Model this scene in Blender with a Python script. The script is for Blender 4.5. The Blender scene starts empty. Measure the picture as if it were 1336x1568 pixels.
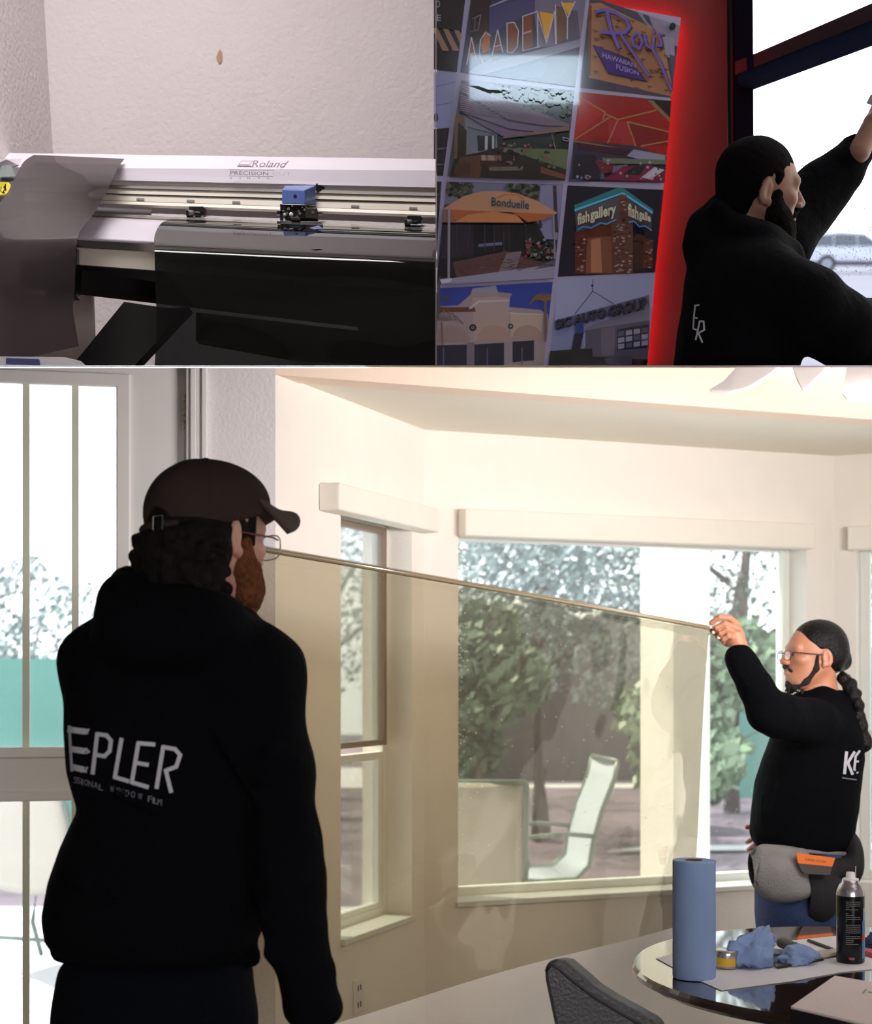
import bpy, bmesh, math, random
import numpy as np
from mathutils import Vector, Matrix, noise
from mathutils.bvhtree import BVHTree

# ---------------------------------------------------------------- camera, world, lights
C = bpy.context.scene.collection
SC = bpy.context.scene
F = 2200.0            # focal length in pixels of the 1336x1568 frame
CX, CY = 668.0, 1040.0
EYE = 1.4
cam_d = bpy.data.cameras.new('camera'); cam = bpy.data.objects.new('camera', cam_d); C.objects.link(cam)
cam.location = (0, 0, EYE); cam.rotation_euler = (math.pi/2, 0, 0)
cam_d.sensor_fit = 'VERTICAL'; cam_d.sensor_height = 36; cam_d.sensor_width = 36
cam_d.lens = F/1568*36
cam_d.shift_y = (CY-784)/1568
cam_d.clip_start = 0.05; cam_d.clip_end = 400
cam_d.dof.use_dof = True; cam_d.dof.focus_distance = 3.5; cam_d.dof.aperture_fstop = 4.0
SC.camera = cam
SC.view_settings.view_transform = 'Standard'; SC.view_settings.look = 'None'
SC.view_settings.gamma = 1; SC.view_settings.exposure = 0.75; SC.view_settings.use_curve_mapping = False
SC.cycles.use_denoising = True
SC.cycles.max_bounces = 8; SC.cycles.transparent_max_bounces = 16
SC.cycles.sample_clamp_indirect = 6
SC.cycles.caustics_reflective = False; SC.cycles.caustics_refractive = False

W = bpy.data.worlds.new('sky'); SC.world = W; W.use_nodes = True
bg = W.node_tree.nodes['Background']; bg.inputs[0].default_value = (0.90, 0.95, 1.0, 1); bg.inputs[1].default_value = 1.9

def light(name, kind, loc, power, color, size=None, size_y=None, aim=None, angle=None):
    l = bpy.data.lights.new(name, kind); o = bpy.data.objects.new(name, l); C.objects.link(o)
    o.location = loc; l.energy = power; l.color = color
    if kind == 'AREA':
        l.shape = 'RECTANGLE' if size_y else 'SQUARE'; l.size = size
        if size_y: l.size_y = size_y
    elif kind == 'SUN' and angle: l.angle = angle
    if aim is not None:
        o.rotation_euler = (Vector(aim)-Vector(loc)).to_track_quat('-Z', 'Y').to_euler()
    return o
light('sun', 'SUN', (-10, 14, 20), 6.0, (1, .96, .88), aim=(0, 10.5, 0), angle=.01)
rl_ = light('room_fill_light', 'AREA', (1.75, 2.7, 1.74), 17, (1, .93, .90), 1.0, 0.3, aim=(.1, 5.2, 2.6)); rl_.data.spread = math.radians(110)  # unseen fill added to brighten the bay walls
bl_ = light('room_back_fill', 'AREA', (1.2, -1.8, 1.5), 7, (1, .96, .96), 2.2, 1.2, aim=(.1, 4, .9)); bl_.data.spread = math.radians(62)  # soft fill added behind the camera for the lower room
pl_ = light('printer_room_fill', 'AREA', (-0.80, 2.9, 4.40), 18.5, (1, .965, .965), 1.1, 0.6, aim=(-0.9, 4.1, 2.3)); pl_.data.spread = math.radians(130)  # unseen fill added above the cutter to light its room
light('fan_fill', 'POINT', P(1400, 650, 3.5) if False else (1.16, 3.45, 1.98), 5, (1, .95, .9))  # added point light that whitens the fan blades
light('showroom_ceiling_light', 'AREA', (0.40, 2.35, 4.09), 2.0, (.66, .84, 1), .5, .2, aim=(0.45, 4.4, 3.1))

# ---------------------------------------------------------------- helpers
def P(px, py, d): return Vector((d*(px-CX)/F, d, EYE + d*(CY-py)/F))
SEAM = (CY-561)/F
def seamz(y, off=0.0): return EYE + y*SEAM + off

def lin(c):
    r = []
    for v in c[:3]:
        v = v/255.0
        r.append(v/12.92 if v <= .04045 else ((v+.055)/1.055)**2.4)
    return (r[0], r[1], r[2], 1)
MC = {}
def mat(name, col, rough=.6, metal=0, bump=0, bscale=60, var=0, vscale=8, emis=0, spec=.5, sheen=0, stretch=None, coat=0, sss=0):
    if name in MC: return MC[name]
    m = bpy.data.materials.new(name); m.use_nodes = True; nt = m.node_tree
    b = nt.nodes['Principled BSDF']; c = lin(col)
    b.inputs['Base Color'].default_value = c; b.inputs['Roughness'].default_value = rough
    b.inputs['Metallic'].default_value = metal; b.inputs['Specular IOR Level'].default_value = spec
    if sheen: b.inputs['Sheen Weight'].default_value = sheen
    if coat: b.inputs['Coat Weight'].default_value = coat; b.inputs['Coat Roughness'].default_value = .03
    if sss:
        b.inputs['Subsurface Weight'].default_value = sss; b.inputs['Subsurface Radius'].default_value = (.01, .004, .002)
    if emis: b.inputs['Emission Color'].default_value = c; b.inputs['Emission Strength'].default_value = emis
    tc = nt.nodes.new('ShaderNodeTexCoord'); src = tc.outputs['Object']
    if stretch:
        mp = nt.nodes.new('ShaderNodeMapping'); mp.inputs['Scale'].default_value = stretch
        nt.links.new(src, mp.inputs[0]); src = mp.outputs[0]
    n = nt.nodes.new('ShaderNodeTexNoise'); n.inputs['Scale'].default_value = vscale; n.inputs['Detail'].default_value = 4
    nt.links.new(src, n.inputs['Vector'])
    v = var if var else .02
    mx = nt.nodes.new('ShaderNodeMixRGB'); mx.blend_type = 'MULTIPLY'; mx.inputs[0].default_value = 1
    rp = nt.nodes.new('ShaderNodeValToRGB')
    rp.color_ramp.elements[0].position = .3; rp.color_ramp.elements[1].position = .7
    lo = max(0, 1-v); rp.color_ramp.elements[0].color = (lo, lo, lo, 1); hi = 1+v*.5; rp.color_ramp.elements[1].color = (hi, hi, hi, 1)
    nt.links.new(n.outputs[0], rp.inputs[0]); mx.inputs[1].default_value = c
    nt.links.new(rp.outputs[0], mx.inputs[2]); nt.links.new(mx.outputs[0], b.inputs['Base Color'])
    if bump:
        n2 = nt.nodes.new('ShaderNodeTexNoise'); n2.inputs['Scale'].default_value = bscale; n2.inputs['Detail'].default_value = 3
        nt.links.new(src, n2.inputs['Vector'])
        bp = nt.nodes.new('ShaderNodeBump'); bp.inputs['Strength'].default_value = bump; bp.inputs['Distance'].default_value = .01
        nt.links.new(n2.outputs[0], bp.inputs['Height']); nt.links.new(bp.outputs[0], b.inputs['Normal'])
    MC[name] = m; return m

def sheet_mat(name, tint, refl=.08, rough=.05, diffuse=0, dcol=(200, 200, 200), bump=0, bscale=3, fr=.6):
    """see-through sheet: tinted transparency, mirror-like reflection and a little milkiness"""
    if name in MC: return MC[name]
    m = bpy.data.materials.new(name); m.use_nodes = True; nt = m.node_tree; nt.nodes.clear()
    out = nt.nodes.new('ShaderNodeOutputMaterial')
    tr = nt.nodes.new('ShaderNodeBsdfTransparent'); tr.inputs[0].default_value = lin(tint)
    gl = nt.nodes.new('ShaderNodeBsdfGlossy'); gl.inputs['Roughness'].default_value = rough
    lw = nt.nodes.new('ShaderNodeLayerWeight'); lw.inputs[0].default_value = .15
    ad = nt.nodes.new('ShaderNodeMath'); ad.operation = 'MULTIPLY_ADD'; ad.inputs[1].default_value = fr; ad.inputs[2].default_value = refl
    ad.use_clamp = True
    nt.links.new(lw.outputs['Fresnel'], ad.inputs[0])
    mx = nt.nodes.new('ShaderNodeMixShader'); nt.links.new(ad.outputs[0], mx.inputs[0]); nt.links.new(gl.outputs[0], mx.inputs[2])
    if diffuse:
        df = nt.nodes.new('ShaderNodeBsdfDiffuse'); df.inputs[0].default_value = lin(dcol)
        m2 = nt.nodes.new('ShaderNodeMixShader'); m2.inputs[0].default_value = diffuse
        nt.links.new(tr.outputs[0], m2.inputs[1]); nt.links.new(df.outputs[0], m2.inputs[2]); nt.links.new(m2.outputs[0], mx.inputs[1])
    else: nt.links.new(tr.outputs[0], mx.inputs[1])
    if bump:
        tc = nt.nodes.new('ShaderNodeTexCoord'); n2 = nt.nodes.new('ShaderNodeTexNoise'); n2.inputs['Scale'].default_value = bscale
        nt.links.new(tc.outputs['Object'], n2.inputs['Vector'])
        bp = nt.nodes.new('ShaderNodeBump'); bp.inputs['Strength'].default_value = bump; bp.inputs['Distance'].default_value = .05
        nt.links.new(n2.outputs[0], bp.inputs['Height']); nt.links.new(bp.outputs[0], gl.inputs['Normal'])
    nt.links.new(mx.outputs[0], out.inputs[0]); MC[name] = m; return m

class MB:
    def __init__(s): s.v = []; s.f = []; s.m = []
    def add(s, vs, fs, mi=0):
        b = len(s.v); s.v += [tuple(v) for v in vs]; s.f += [tuple(b+i for i in f) for f in fs]; s.m += [mi]*len(fs)
    def poly(s, vs, mi=0): s.add(vs, [range(len(vs))], mi)
    def hexa(s, a, b, mi=0):  # two quads (4 pts each) joined
        s.add(list(a)+list(b), [(0, 3, 2, 1), (4, 5, 6, 7), (0, 1, 5, 4), (1, 2, 6, 5), (2, 3, 7, 6), (3, 0, 4, 7)], mi)
    def box(s, lo, hi, mi=0):
        x0, y0, z0 = lo; x1, y1, z1 = hi
        s.hexa([(x0, y0, z0), (x1, y0, z0), (x1, y1, z0), (x0, y1, z0)], [(x0, y0, z1), (x1, y0, z1), (x1, y1, z1), (x0, y1, z1)], mi)
    def obox(s, c, ax, ay, az, mi=0):  # oriented box from centre and three half-axes
        c = Vector(c); ax = Vector(ax); ay = Vector(ay); az = Vector(az)
        s.hexa([c-ax-ay-az, c+ax-ay-az, c+ax+ay-az, c-ax+ay-az], [c-ax-ay+az, c+ax-ay+az, c+ax+ay+az, c-ax+ay+az], mi)
    def tube(s, pts, r, n=8, mi=0, cap=True):
        pts = [Vector(p) for p in pts]; rings = []; b = len(s.v)
        up = Vector((0, 0, 1)); rs = r if isinstance(r, (list, tuple)) else [r]*len(pts)
        for i, p in enumerate(pts):
            t = (pts[min(i+1, len(pts)-1)]-pts[max(i-1, 0)]).normalized()
            u = t.cross(up)
            if u.length < .05: u = t.cross(Vector((1, 0, 0)))
            u.normalize(); w = t.cross(u)
            for k in range(n):
                a = 2*math.pi*k/n; s.v.append(tuple(p+(u*math.cos(a)+w*math.sin(a))*rs[i]))
        for i in range(len(pts)-1):
            for k in range(n):
                k2 = (k+1) % n; s.f.append((b+i*n+k, b+i*n+k2, b+(i+1)*n+k2, b+(i+1)*n+k)); s.m.append(mi)
        if cap:
            s.f.append(tuple(b+k for k in range(n))[::-1]); s.m.append(mi)
            s.f.append(tuple(b+(len(pts)-1)*n+k for k in range(n))); s.m.append(mi)
    def lathe(s, c, prof, n=32, mi=0, axis=Vector((0, 0, 1))):  # prof: (r, h)
        axis = Vector(axis).normalized(); u = axis.cross(Vector((0, 1, 0))); 
        if u.length < .1: u = axis.cross(Vector((1, 0, 0)))
        u.normalize(); w = axis.cross(u); c = Vector(c); b = len(s.v)
        for r, h in prof:
            for k in range(n):
                a = 2*math.pi*k/n; s.v.append(tuple(c+axis*h+(u*math.cos(a)+w*math.sin(a))*r))
        for i in range(len(prof)-1):
            for k in range(n):
                k2 = (k+1) % n; s.f.append((b+i*n+k, b+i*n+k2, b+(i+1)*n+k2, b+(i+1)*n+k)); s.m.append(mi)
    def build(s, name, m, parent=None, smooth=False, bevel=0, sub=0, solid=0, weld=False):
        me = bpy.data.meshes.new(name); me.from_pydata(s.v, [], s.f)
        ms = m if isinstance(m, (list, tuple)) else [m]
        for x in ms: me.materials.append(x)
        me.polygons.foreach_set('material_index', s.m)
        bm = bmesh.new(); bm.from_mesh(me)
        if weld: bmesh.ops.remove_doubles(bm, verts=bm.verts, dist=1e-5)
        if not solid and not s.__dict__.get('open'): bmesh.ops.recalc_face_normals(bm, faces=bm.faces)
        bm.to_mesh(me); bm.free()
        if smooth: me.polygons.foreach_set('use_smooth', [True]*len(me.polygons))
        me.update()
        o = bpy.data.objects.new(name, me); C.objects.link(o)
        if parent is not None: o.parent = parent; o.matrix_parent_inverse = parent.matrix_world.inverted() if False else Matrix.Translation(-parent.location)
        if solid: md = o.modifiers.new('solid', 'SOLIDIFY'); md.thickness = solid; md.offset = 0
        if bevel: md = o.modifiers.new('bev', 'BEVEL'); md.width = bevel; md.segments = 2; md.limit_method = 'ANGLE'
        if sub: md = o.modifiers.new('sub', 'SUBSURF'); md.levels = sub; md.render_levels = sub
        return o
def tag(o, label, cat, group=None, kind=None):
    if label: o['label'] = label
    if cat: o['category'] = cat
    if group: o['group'] = group
    if kind: o['kind'] = kind
    return o
def thing(name, loc, label=None, cat=None, group=None, kind=None):
    o = bpy.data.objects.new(name, None); C.objects.link(o); o.location = loc; o.empty_display_size = .1
    return tag(o, label, cat, group, kind)
def struct(o): o['kind'] = 'structure'; return o
def clip_seam(o, off=0.0, keep_above=True):
    """cut the mesh along the floor slab plane between the lower and the upper rooms"""
    me = o.data; bm = bmesh.new(); bm.from_mesh(me)
    n = Vector((0, -SEAM, 1)).normalized(); mw = o.matrix_parent_inverse if o.parent else Matrix()
    off_p = Vector((0, 0, EYE+off)); 
    if o.parent: off_p = off_p  # meshes are authored in world space
    if not keep_above: n = -n
    bmesh.ops.bisect_plane(bm, geom=bm.verts[:]+bm.edges[:]+bm.faces[:], plane_co=off_p, plane_no=n, clear_inner=True)
    bm.to_mesh(me); bm.free(); me.update(); return o

# ---------------------------------------------------------------- signed-distance modelling
class SDF:
    """blend of tapered capsules, ellipsoids and lofts, meshed as one continuous surface"""
    def __init__(s, lo, hi, h):
        s.h = h; s.lo = np.array(lo, float); n = np.ceil((np.array(hi)-s.lo)/h).astype(int)+1; s.n = n
        s.ax = [s.lo[i]+h*np.arange(n[i]) for i in range(3)]
        s.D = np.full(tuple(n), .25, np.float32)
    def _sl(s, lo, hi, pad):
        sl = []
        for i in range(3):
            a = int(max(0, math.floor((lo[i]-pad-s.lo[i])/s.h))); b = int(min(s.n[i], math.ceil((hi[i]+pad-s.lo[i])/s.h)+1))
            if b <= a: return None, None
            sl.append(slice(a, b))
        g = np.meshgrid(s.ax[0][sl[0]], s.ax[1][sl[1]], s.ax[2][sl[2]], indexing='ij', sparse=True)
        return tuple(sl), g
    def _mix(s, sl, d, k, op):
        a = s.D[sl]
        if op == '+':
            h = np.maximum(k-np.abs(a-d), 0)/max(k, 1e-6); s.D[sl] = np.minimum(a, d)-h*h*k/4
        elif op == '-':
            d = -d; h = np.maximum(k-np.abs(a-d), 0)/max(k, 1e-6); s.D[sl] = np.maximum(a, d)+h*h*k/4
        elif op == '&':
            pass
    def cap(s, a, b, ra, rb, k=.02, op='+'):
        a = np.array(a, float); b = np.array(b, float); r = max(ra, rb)
        sl, g = s._sl(np.minimum(a, b)-r, np.maximum(a, b)+r, k+s.h*2)
        if sl is None: return
        ba = b-a; L = max(ba@ba, 1e-9)
        px, py, pz = g[0]-a[0], g[1]-a[1], g[2]-a[2]
        t = np.clip((px*ba[0]+py*ba[1]+pz*ba[2])/L, 0, 1)
        d = np.sqrt((px-t*ba[0])**2+(py-t*ba[1])**2+(pz-t*ba[2])**2)-(ra+(rb-ra)*t)
        s._mix(sl, d, k, op)
    def chain(s, pts, rs, k=.02):
        for i in range(len(pts)-1): s.cap(pts[i], pts[i+1], rs[i], rs[i+1], k)
    def ell(s, c, r, k=.02, op='+', rot=None):
        c = np.array(c, float); r = np.array(r, float); R = max(r)
        sl, g = s._sl(c-(R if rot is not None else r), c+(R if rot is not None else r), k+s.h*2)
        if sl is None: return
        x, y, z = g[0]-c[0], g[1]-c[1], g[2]-c[2]
        if rot is not None:
            M = np.array(rot.to_3x3().transposed()); x, y, z = M[0, 0]*x+M[0, 1]*y+M[0, 2]*z, M[1, 0]*x+M[1, 1]*y+M[1, 2]*z, M[2, 0]*x+M[2, 1]*y+M[2, 2]*z
        k0 = np.sqrt((x/r[0])**2+(y/r[1])**2+(z/r[2])**2); k1 = np.sqrt((x/r[0]**2)**2+(y/r[1]**2)**2+(z/r[2]**2)**2)
        d = k0*(k0-1)/np.maximum(k1, 1e-6)
        s._mix(sl, d, k, op)
    def loft(s, secs, k=.03, e=2.4):
        """secs: (z, cx, cy, rx, ry) sorted by z"""
        q = np.array(sorted(secs), float); z0, z1 = q[0, 0], q[-1, 0]; R = max(q[:, 3].max(), q[:, 4].max())
        lo = (q[:, 1].min()-R, q[:, 2].min()-R, z0); hi = (q[:, 1].max()+R, q[:, 2].max()+R, z1)
        sl, g = s._sl(lo, hi, k+s.h*2)
        z = g[2]; zz = np.clip(z, z0, z1)
        f = [np.interp(zz, q[:, 0], q[:, i]) for i in range(1, 5)]
        u = (np.abs((g[0]-f[0])/f[2])**e+np.abs((g[1]-f[1])/f[3])**e)**(1/e)
        d2 = (u-1)*np.minimum(f[2], f[3]); dz = np.abs(z-(z0+z1)/2)-(z1-z0)/2
        r = .03; a = np.maximum(d2+r, 0); b = np.maximum(dz+r+0*d2, 0)
        d = np.minimum(np.maximum(d2+r, dz+r), 0)+np.sqrt(a*a+b*b)-r
        s._mix(sl, d, k, '+')
    def halfspace(s, p, n):  # cut away the side n points to
        n = np.array(Vector(n).normalized()); g = np.meshgrid(*s.ax, indexing='ij', sparse=True)
        d = (g[0]-p[0])*n[0]+(g[1]-p[1])*n[1]+(g[2]-p[2])*n[2]
        s.D = np.maximum(s.D, d.astype(np.float32))
    def ripple(s, amp, freq, seed=0, axis=(1, 1, 1)):
        rs = np.random.RandomState(seed); g = np.meshgrid(*s.ax, indexing='ij', sparse=True); t = 0
        for _ in range(6):
            v = rs.randn(3)*np.array(axis); v /= np.linalg.norm(v); ph = rs.rand()*6.28; fr = freq*(.5+rs.rand())
            t = t+np.sin((g[0]*v[0]+g[1]*v[1]+g[2]*v[2])*fr+ph)
        s.D += (t*amp/3).astype(np.float32)
    def mesh(s):
        D = s.D; h = s.h; n = D.shape; S = D < 0
        acc = np.zeros((n[0]-1, n[1]-1, n[2]-1, 3), np.float32); cnt = np.zeros((n[0]-1, n[1]-1, n[2]-1), np.float32)
        for ax in range(3):
            o1, o2 = [a for a in range(3) if a != ax]
            A = np.moveaxis(D, ax, 0); a0, a1 = A[:-1], A[1:]
            sg = (a0 < 0) != (a1 < 0); t = np.where(sg, a0/np.where(sg, a0-a1, 1), 0)
            sg = np.moveaxis(sg, 0, ax); t = np.moveaxis(t, 0, ax)
            for i in (0, 1):
                for j in (0, 1):
                    sl = [slice(None)]*3; sl[o1] = slice(i, n[o1]-1+i); sl[o2] = slice(j, n[o2]-1+j); sl = tuple(sl)
                    m = sg[sl].astype(np.float32); cnt += m
                    acc[..., ax] += t[sl]*m; acc[..., o1] += i*m; acc[..., o2] += j*m
        act = cnt > 0; idx = -np.ones(act.shape, int); idx[act] = np.arange(act.sum())
        I = np.argwhere(act); V = (I+acc[act]/cnt[act][:, None])*h+s.lo
        Fs = []
        for ax in range(3):
            o1, o2 = (ax+1) % 3, (ax+2) % 3
            lo = [slice(None)]*3; hi = [slice(None)]*3; lo[ax] = slice(0, n[ax]-1); hi[ax] = slice(1, n[ax])
            a0 = S[tuple(lo)]; a1 = S[tuple(hi)]; E = np.argwhere(a0 != a1)
            ok = (E[:, o1] > 0) & (E[:, o2] > 0) & (E[:, o1] < n[o1]-1) & (E[:, o2] < n[o2]-1); E = E[ok]
            if not len(E): continue
            fl = a0[E[:, 0], E[:, 1], E[:, 2]]; q = []
            for (i, j) in ((-1, -1), (0, -1), (0, 0), (-1, 0)):
                e = E.copy(); e[:, o1] += i; e[:, o2] += j; q.append(idx[e[:, 0], e[:, 1], e[:, 2]])
            q = np.stack(q, 1); q[~fl] = q[~fl][:, ::-1]; Fs.append(q)
        return V, np.concatenate(Fs)

def join_data(parts):
    V = []; Fc = []; b = 0
    for v, f in parts: V.append(v); Fc.append(f+b); b += len(v)
    return np.concatenate(V), np.concatenate(Fc)
def xform(vf, M):
    v, f = vf; A = np.array(M.to_3x3()); t = np.array(M.translation); return v@A.T+t, f
def sdf_obj(name, vf, m, parent=None, smooth_it=2):
    v, f = vf; me = bpy.data.meshes.new(name); me.from_pydata(v.tolist(), [], f.tolist()); me.materials.append(m)
    if smooth_it:
        bm = bmesh.new(); bm.from_mesh(me)
        for _ in range(smooth_it): bmesh.ops.smooth_vert(bm, verts=bm.verts, factor=.5, use_axis_x=True, use_axis_y=True, use_axis_z=True)
        bm.to_mesh(me); bm.free()
    me.polygons.foreach_set('use_smooth', [True]*len(me.polygons)); me.update()
    o = bpy.data.objects.new(name, me); C.objects.link(o)
    if parent is not None: o.parent = parent; o.matrix_parent_inverse = Matrix.Translation(-parent.location)
    return o

def text_tris(s, size=1.0, shear=0, spacing=1.0, offset=0.0):
    """letter shapes as flat triangles: list of 2-D polygons"""
    cu = bpy.data.curves.new('t', 'FONT'); cu.body = s; cu.size = size; cu.shear = shear; cu.space_character = spacing; cu.offset = offset
    cu.resolution_u = 3; cu.fill_mode = 'FRONT' if hasattr(cu, 'fill_mode') else cu.fill_mode
    o = bpy.data.objects.new('t', cu); C.objects.link(o); dg = bpy.context.evaluated_depsgraph_get(); ev = o.evaluated_get(dg)
    me = ev.to_mesh(); res = [[tuple(me.vertices[i].co[:2]) for i in p.vertices] for p in me.polygons]; ev.to_mesh_clear()
    bpy.data.objects.remove(o); bpy.data.curves.remove(cu); return res
def text_quad(s, quad, **kw):
    """fit text into a pixel quad: tl, tr, br, bl -> polygons in pixel space"""
    T = text_tris(s, **kw); xs = [p[0] for t in T for p in t]; ys = [p[1] for t in T for p in t]
    x0, x1, y0, y1 = min(xs), max(xs), min(ys), max(ys); tl, tr, br, bl = [Vector(q) for q in quad]; out = []
    for t in T:
        pl = []
        for x, y in t:
            u = (x-x0)/(x1-x0); v = (y-y0)/(y1-y0); p = (bl*(1-u)+br*u)*(1-v)+(tl*(1-u)+tr*u)*v; pl.append((p.x, p.y))
        out.append(pl)
    return out
def stroke(pts, w, seg=6):
    """thick polyline in pixel space -> quads"""
    out = []
    for i in range(len(pts)-1):
        a = Vector(pts[i]); b = Vector(pts[i+1]); t = (b-a)
        if t.length < 1e-6: continue
        t.normalize(); n = Vector((-t.y, t.x))*w/2; a2 = a-t*w*.3; b2 = b+t*w*.3; N = max(1, int((b2-a2).length/seg))
        for k in range(N):
            p = a2.lerp(b2, k/N); q = a2.lerp(b2, (k+1)/N); out.append([tuple(p-n), tuple(q-n), tuple(q+n), tuple(p+n)])
    return out
def print_on(name, polys, target, m, parent, lift=.0018):
    """transfer print: letter shapes laid onto the surface of the garment"""
    me = target.data; bv = BVHTree.FromPolygons([v.co for v in me.vertices], [p.vertices for p in me.polygons])
    b = MB(); eye = Vector((0, 0, EYE))
    for pl in polys:
        pts = []
        for x, y in pl:
            r = (P(x, y, 1)-eye).normalized(); h = bv.ray_cast(eye, r)
            if h[0] is None: pts = None; break
            pts.append(h[0]-r*lift)
        if pts: b.poly(pts)
    b.open = True
    return b.build(name, m, parent)
# ================================================================ lower room: the bay with windows
M_wall = mat('cream_plaster', (242, 236, 228), .85, bump=.15, bscale=120)
M_wall2 = mat('grey_white_plaster', (228, 223, 225), .85, bump=.3, bscale=90)
M_ceil = mat('ceiling_plaster', (238, 232, 218), .9, bump=.1, bscale=80)
M_head = mat('peach_plaster', (246, 224, 206), .9, bump=.1, bscale=80)
M_trim = mat('white_trim', (236, 232, 230), .4)
M_vinyl = mat('white_vinyl', (232, 235, 228), .35)
M_bronze = mat('bronze_frame', (140, 122, 106), .4, metal=.3)
M_mull = mat('pale_muntin', (226, 228, 206), .4)
M_glass = sheet_mat('window_glass', (250, 253, 252), .02, .0, .10, (232, 238, 242))  # milky diffuse part imitates the glare veil over the garden
M_val = mat('valance_fabric', (242, 236, 224), .8, bump=.1, bscale=300)

def ray2(px, O, D):   # where the view column px meets the floor line O + u*D
    t = (px-CX)/F
    u = (t*O[1]-O[0])/(D[0]-t*D[1]); return u
class Wall:
    def __init__(s, O, D):
        s.O = O; L = math.hypot(*D); s.D = (D[0]/L, D[1]/L); s.N = (-s.D[1], s.D[0])
    def u(s, px): return ray2(px, s.O, s.D)
    def pt(s, u, t, z): return Vector((s.O[0]+s.D[0]*u+s.N[0]*t, s.O[1]+s.D[1]*u+s.N[1]*t, z))
    def z(s, px, py): return EYE+(s.O[1]+s.D[1]*s.u(px))*(CY-py)/F
    def box(s, b, u0, u1, t0, t1, z0, z1, mi=0, clip=False):
        def q(u, t, z):
            p = s.pt(u, t, z)
            if clip: p.z = min(p.z, seamz(p.y, -.004))
            return p
        b.hexa([q(u0, t0, z0), q(u1, t0, z0), q(u1, t1, z0), q(u0, t1, z0)], [q(u0, t0, z1), q(u1, t0, z1), q(u1, t1, z1), q(u0, t1, z1)], mi)
    def hole(s, b, u0, u1, z0, z1, th, hu0, hu1, hz0, hz1, clip=False):
        s.box(b, u0, hu0, 0, th, z0, z1, 0, clip); s.box(b, hu1, u1, 0, th, z0, z1, 0, clip)
        s.box(b, hu0, hu1, 0, th, z0, hz0, 0, clip)
        if hz1 < z1: s.box(b, hu0, hu1, 0, th, hz1, z1, 0, clip)

CEIL = 2.32
c_back = (-.0434, 5.30)
y2 = math.radians(20.3)
WB = Wall(c_back, (math.cos(y2), math.sin(y2)))                 # bay back wall
WL = Wall((-.483, 4.32), (c_back[0]+.483, c_back[1]-4.32))       # bay left wall
LL = math.hypot(c_back[0]+.483, c_back[1]-4.32)
uR = WB.u(1278); cR = WB.pt(uR, 0, 0)
yr = math.radians(-25); WR = Wall((cR.x, cR.y), (math.cos(yr), math.sin(yr)))
WD = Wall((-.483, 4.32), (-.983, -.184)); WD = Wall((WD.pt(3.0, 0, 0).x, WD.pt(3.0, 0, 0).y), (.983, .184)); DL = 3.0

# window openings
bwu0, bwu1 = WB.u(702), WB.u(1236); bz0, bz1 = .57, 1.965
lwu0, lwu1 = WL.u(522), WL.u(631); lz0, lz1 = .545, 1.965
b = MB(); WB.hole(b, 0, uR, 0, CEIL, .2, bwu0, bwu1, bz0, bz1); struct(b.build('wall_bay_back', M_wall))
b = MB(); WL.hole(b, 0, LL, 0, CEIL, .2, lwu0, lwu1, lz0, lz1); struct(b.build('wall_bay_left', M_wall))
rwu0 = WR.u(1312)
b = MB(); WR.hole(b, 0, 2.2, 0, CEIL, .2, rwu0, rwu0+.85, .57, 1.965); struct(b.build('wall_bay_right', M_wall))
# door wall
du0, du1 = WD.u(-110), WD.u(285); dz1 = 2.42
b = MB()
WD.box(b, 0, du0, 0, .16, 0, 3, 0, True); WD.box(b, du1, DL, 0, .16, 0, 3, 0, True)
struct(b.build('wall_left', M_wall2))
# casing with stepped profile, right of the door
b = MB(); cu = WD.u(317)
WD.box(b, du1, du1+.012, -.012, .1, 0, 3, 0, True); WD.box(b, du1-.03, du1+.012, .07, .1, 0, 3, 0, True); WD.box(b, du1+.012, du1+.03, -.02, 0, 0, 3, 0, True)
WD.box(b, du1+.03, du1+.045, -.016, 0, 0, 3, 0, True); WD.box(b, du1+.045, cu, -.024, 0, 0, 3, 0, True)
struct(b.build('trim_1', M_trim, bevel=.003))
# ceiling of the bay and header
hd = (math.cos(y2), math.sin(y2)); WH = Wall((-.483, 4.32), hd); HL = 2.75
hb = WH.pt(HL, 0, 0)
rb = WR.pt(2.2, 0, 0)
b = MB(); b.poly([(-.483, 4.32, CEIL), (hb.x, hb.y, CEIL), (rb.x+.2, rb.y, CEIL), (cR.x+.1, cR.y+.1, CEIL), (c_back[0], c_back[1]+.1, CEIL), (c_back[0]-.1, c_back[1], CEIL)])
for i in range(1):
    b.poly([(-.483, 4.32, CEIL+.15), (hb.x, hb.y, CEIL+.15), (rb.x+.2, rb.y, CEIL+.15), (cR.x+.1, cR.y+.1, CEIL+.15), (c_back[0], c_back[1]+.1, CEIL+.15)])
struct(b.build('ceiling', M_ceil))
b = MB(); WH.box(b, 0, HL, .0, .1, CEIL-.004, 3, 0, True); struct(b.build('trim_2', M_head))
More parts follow.
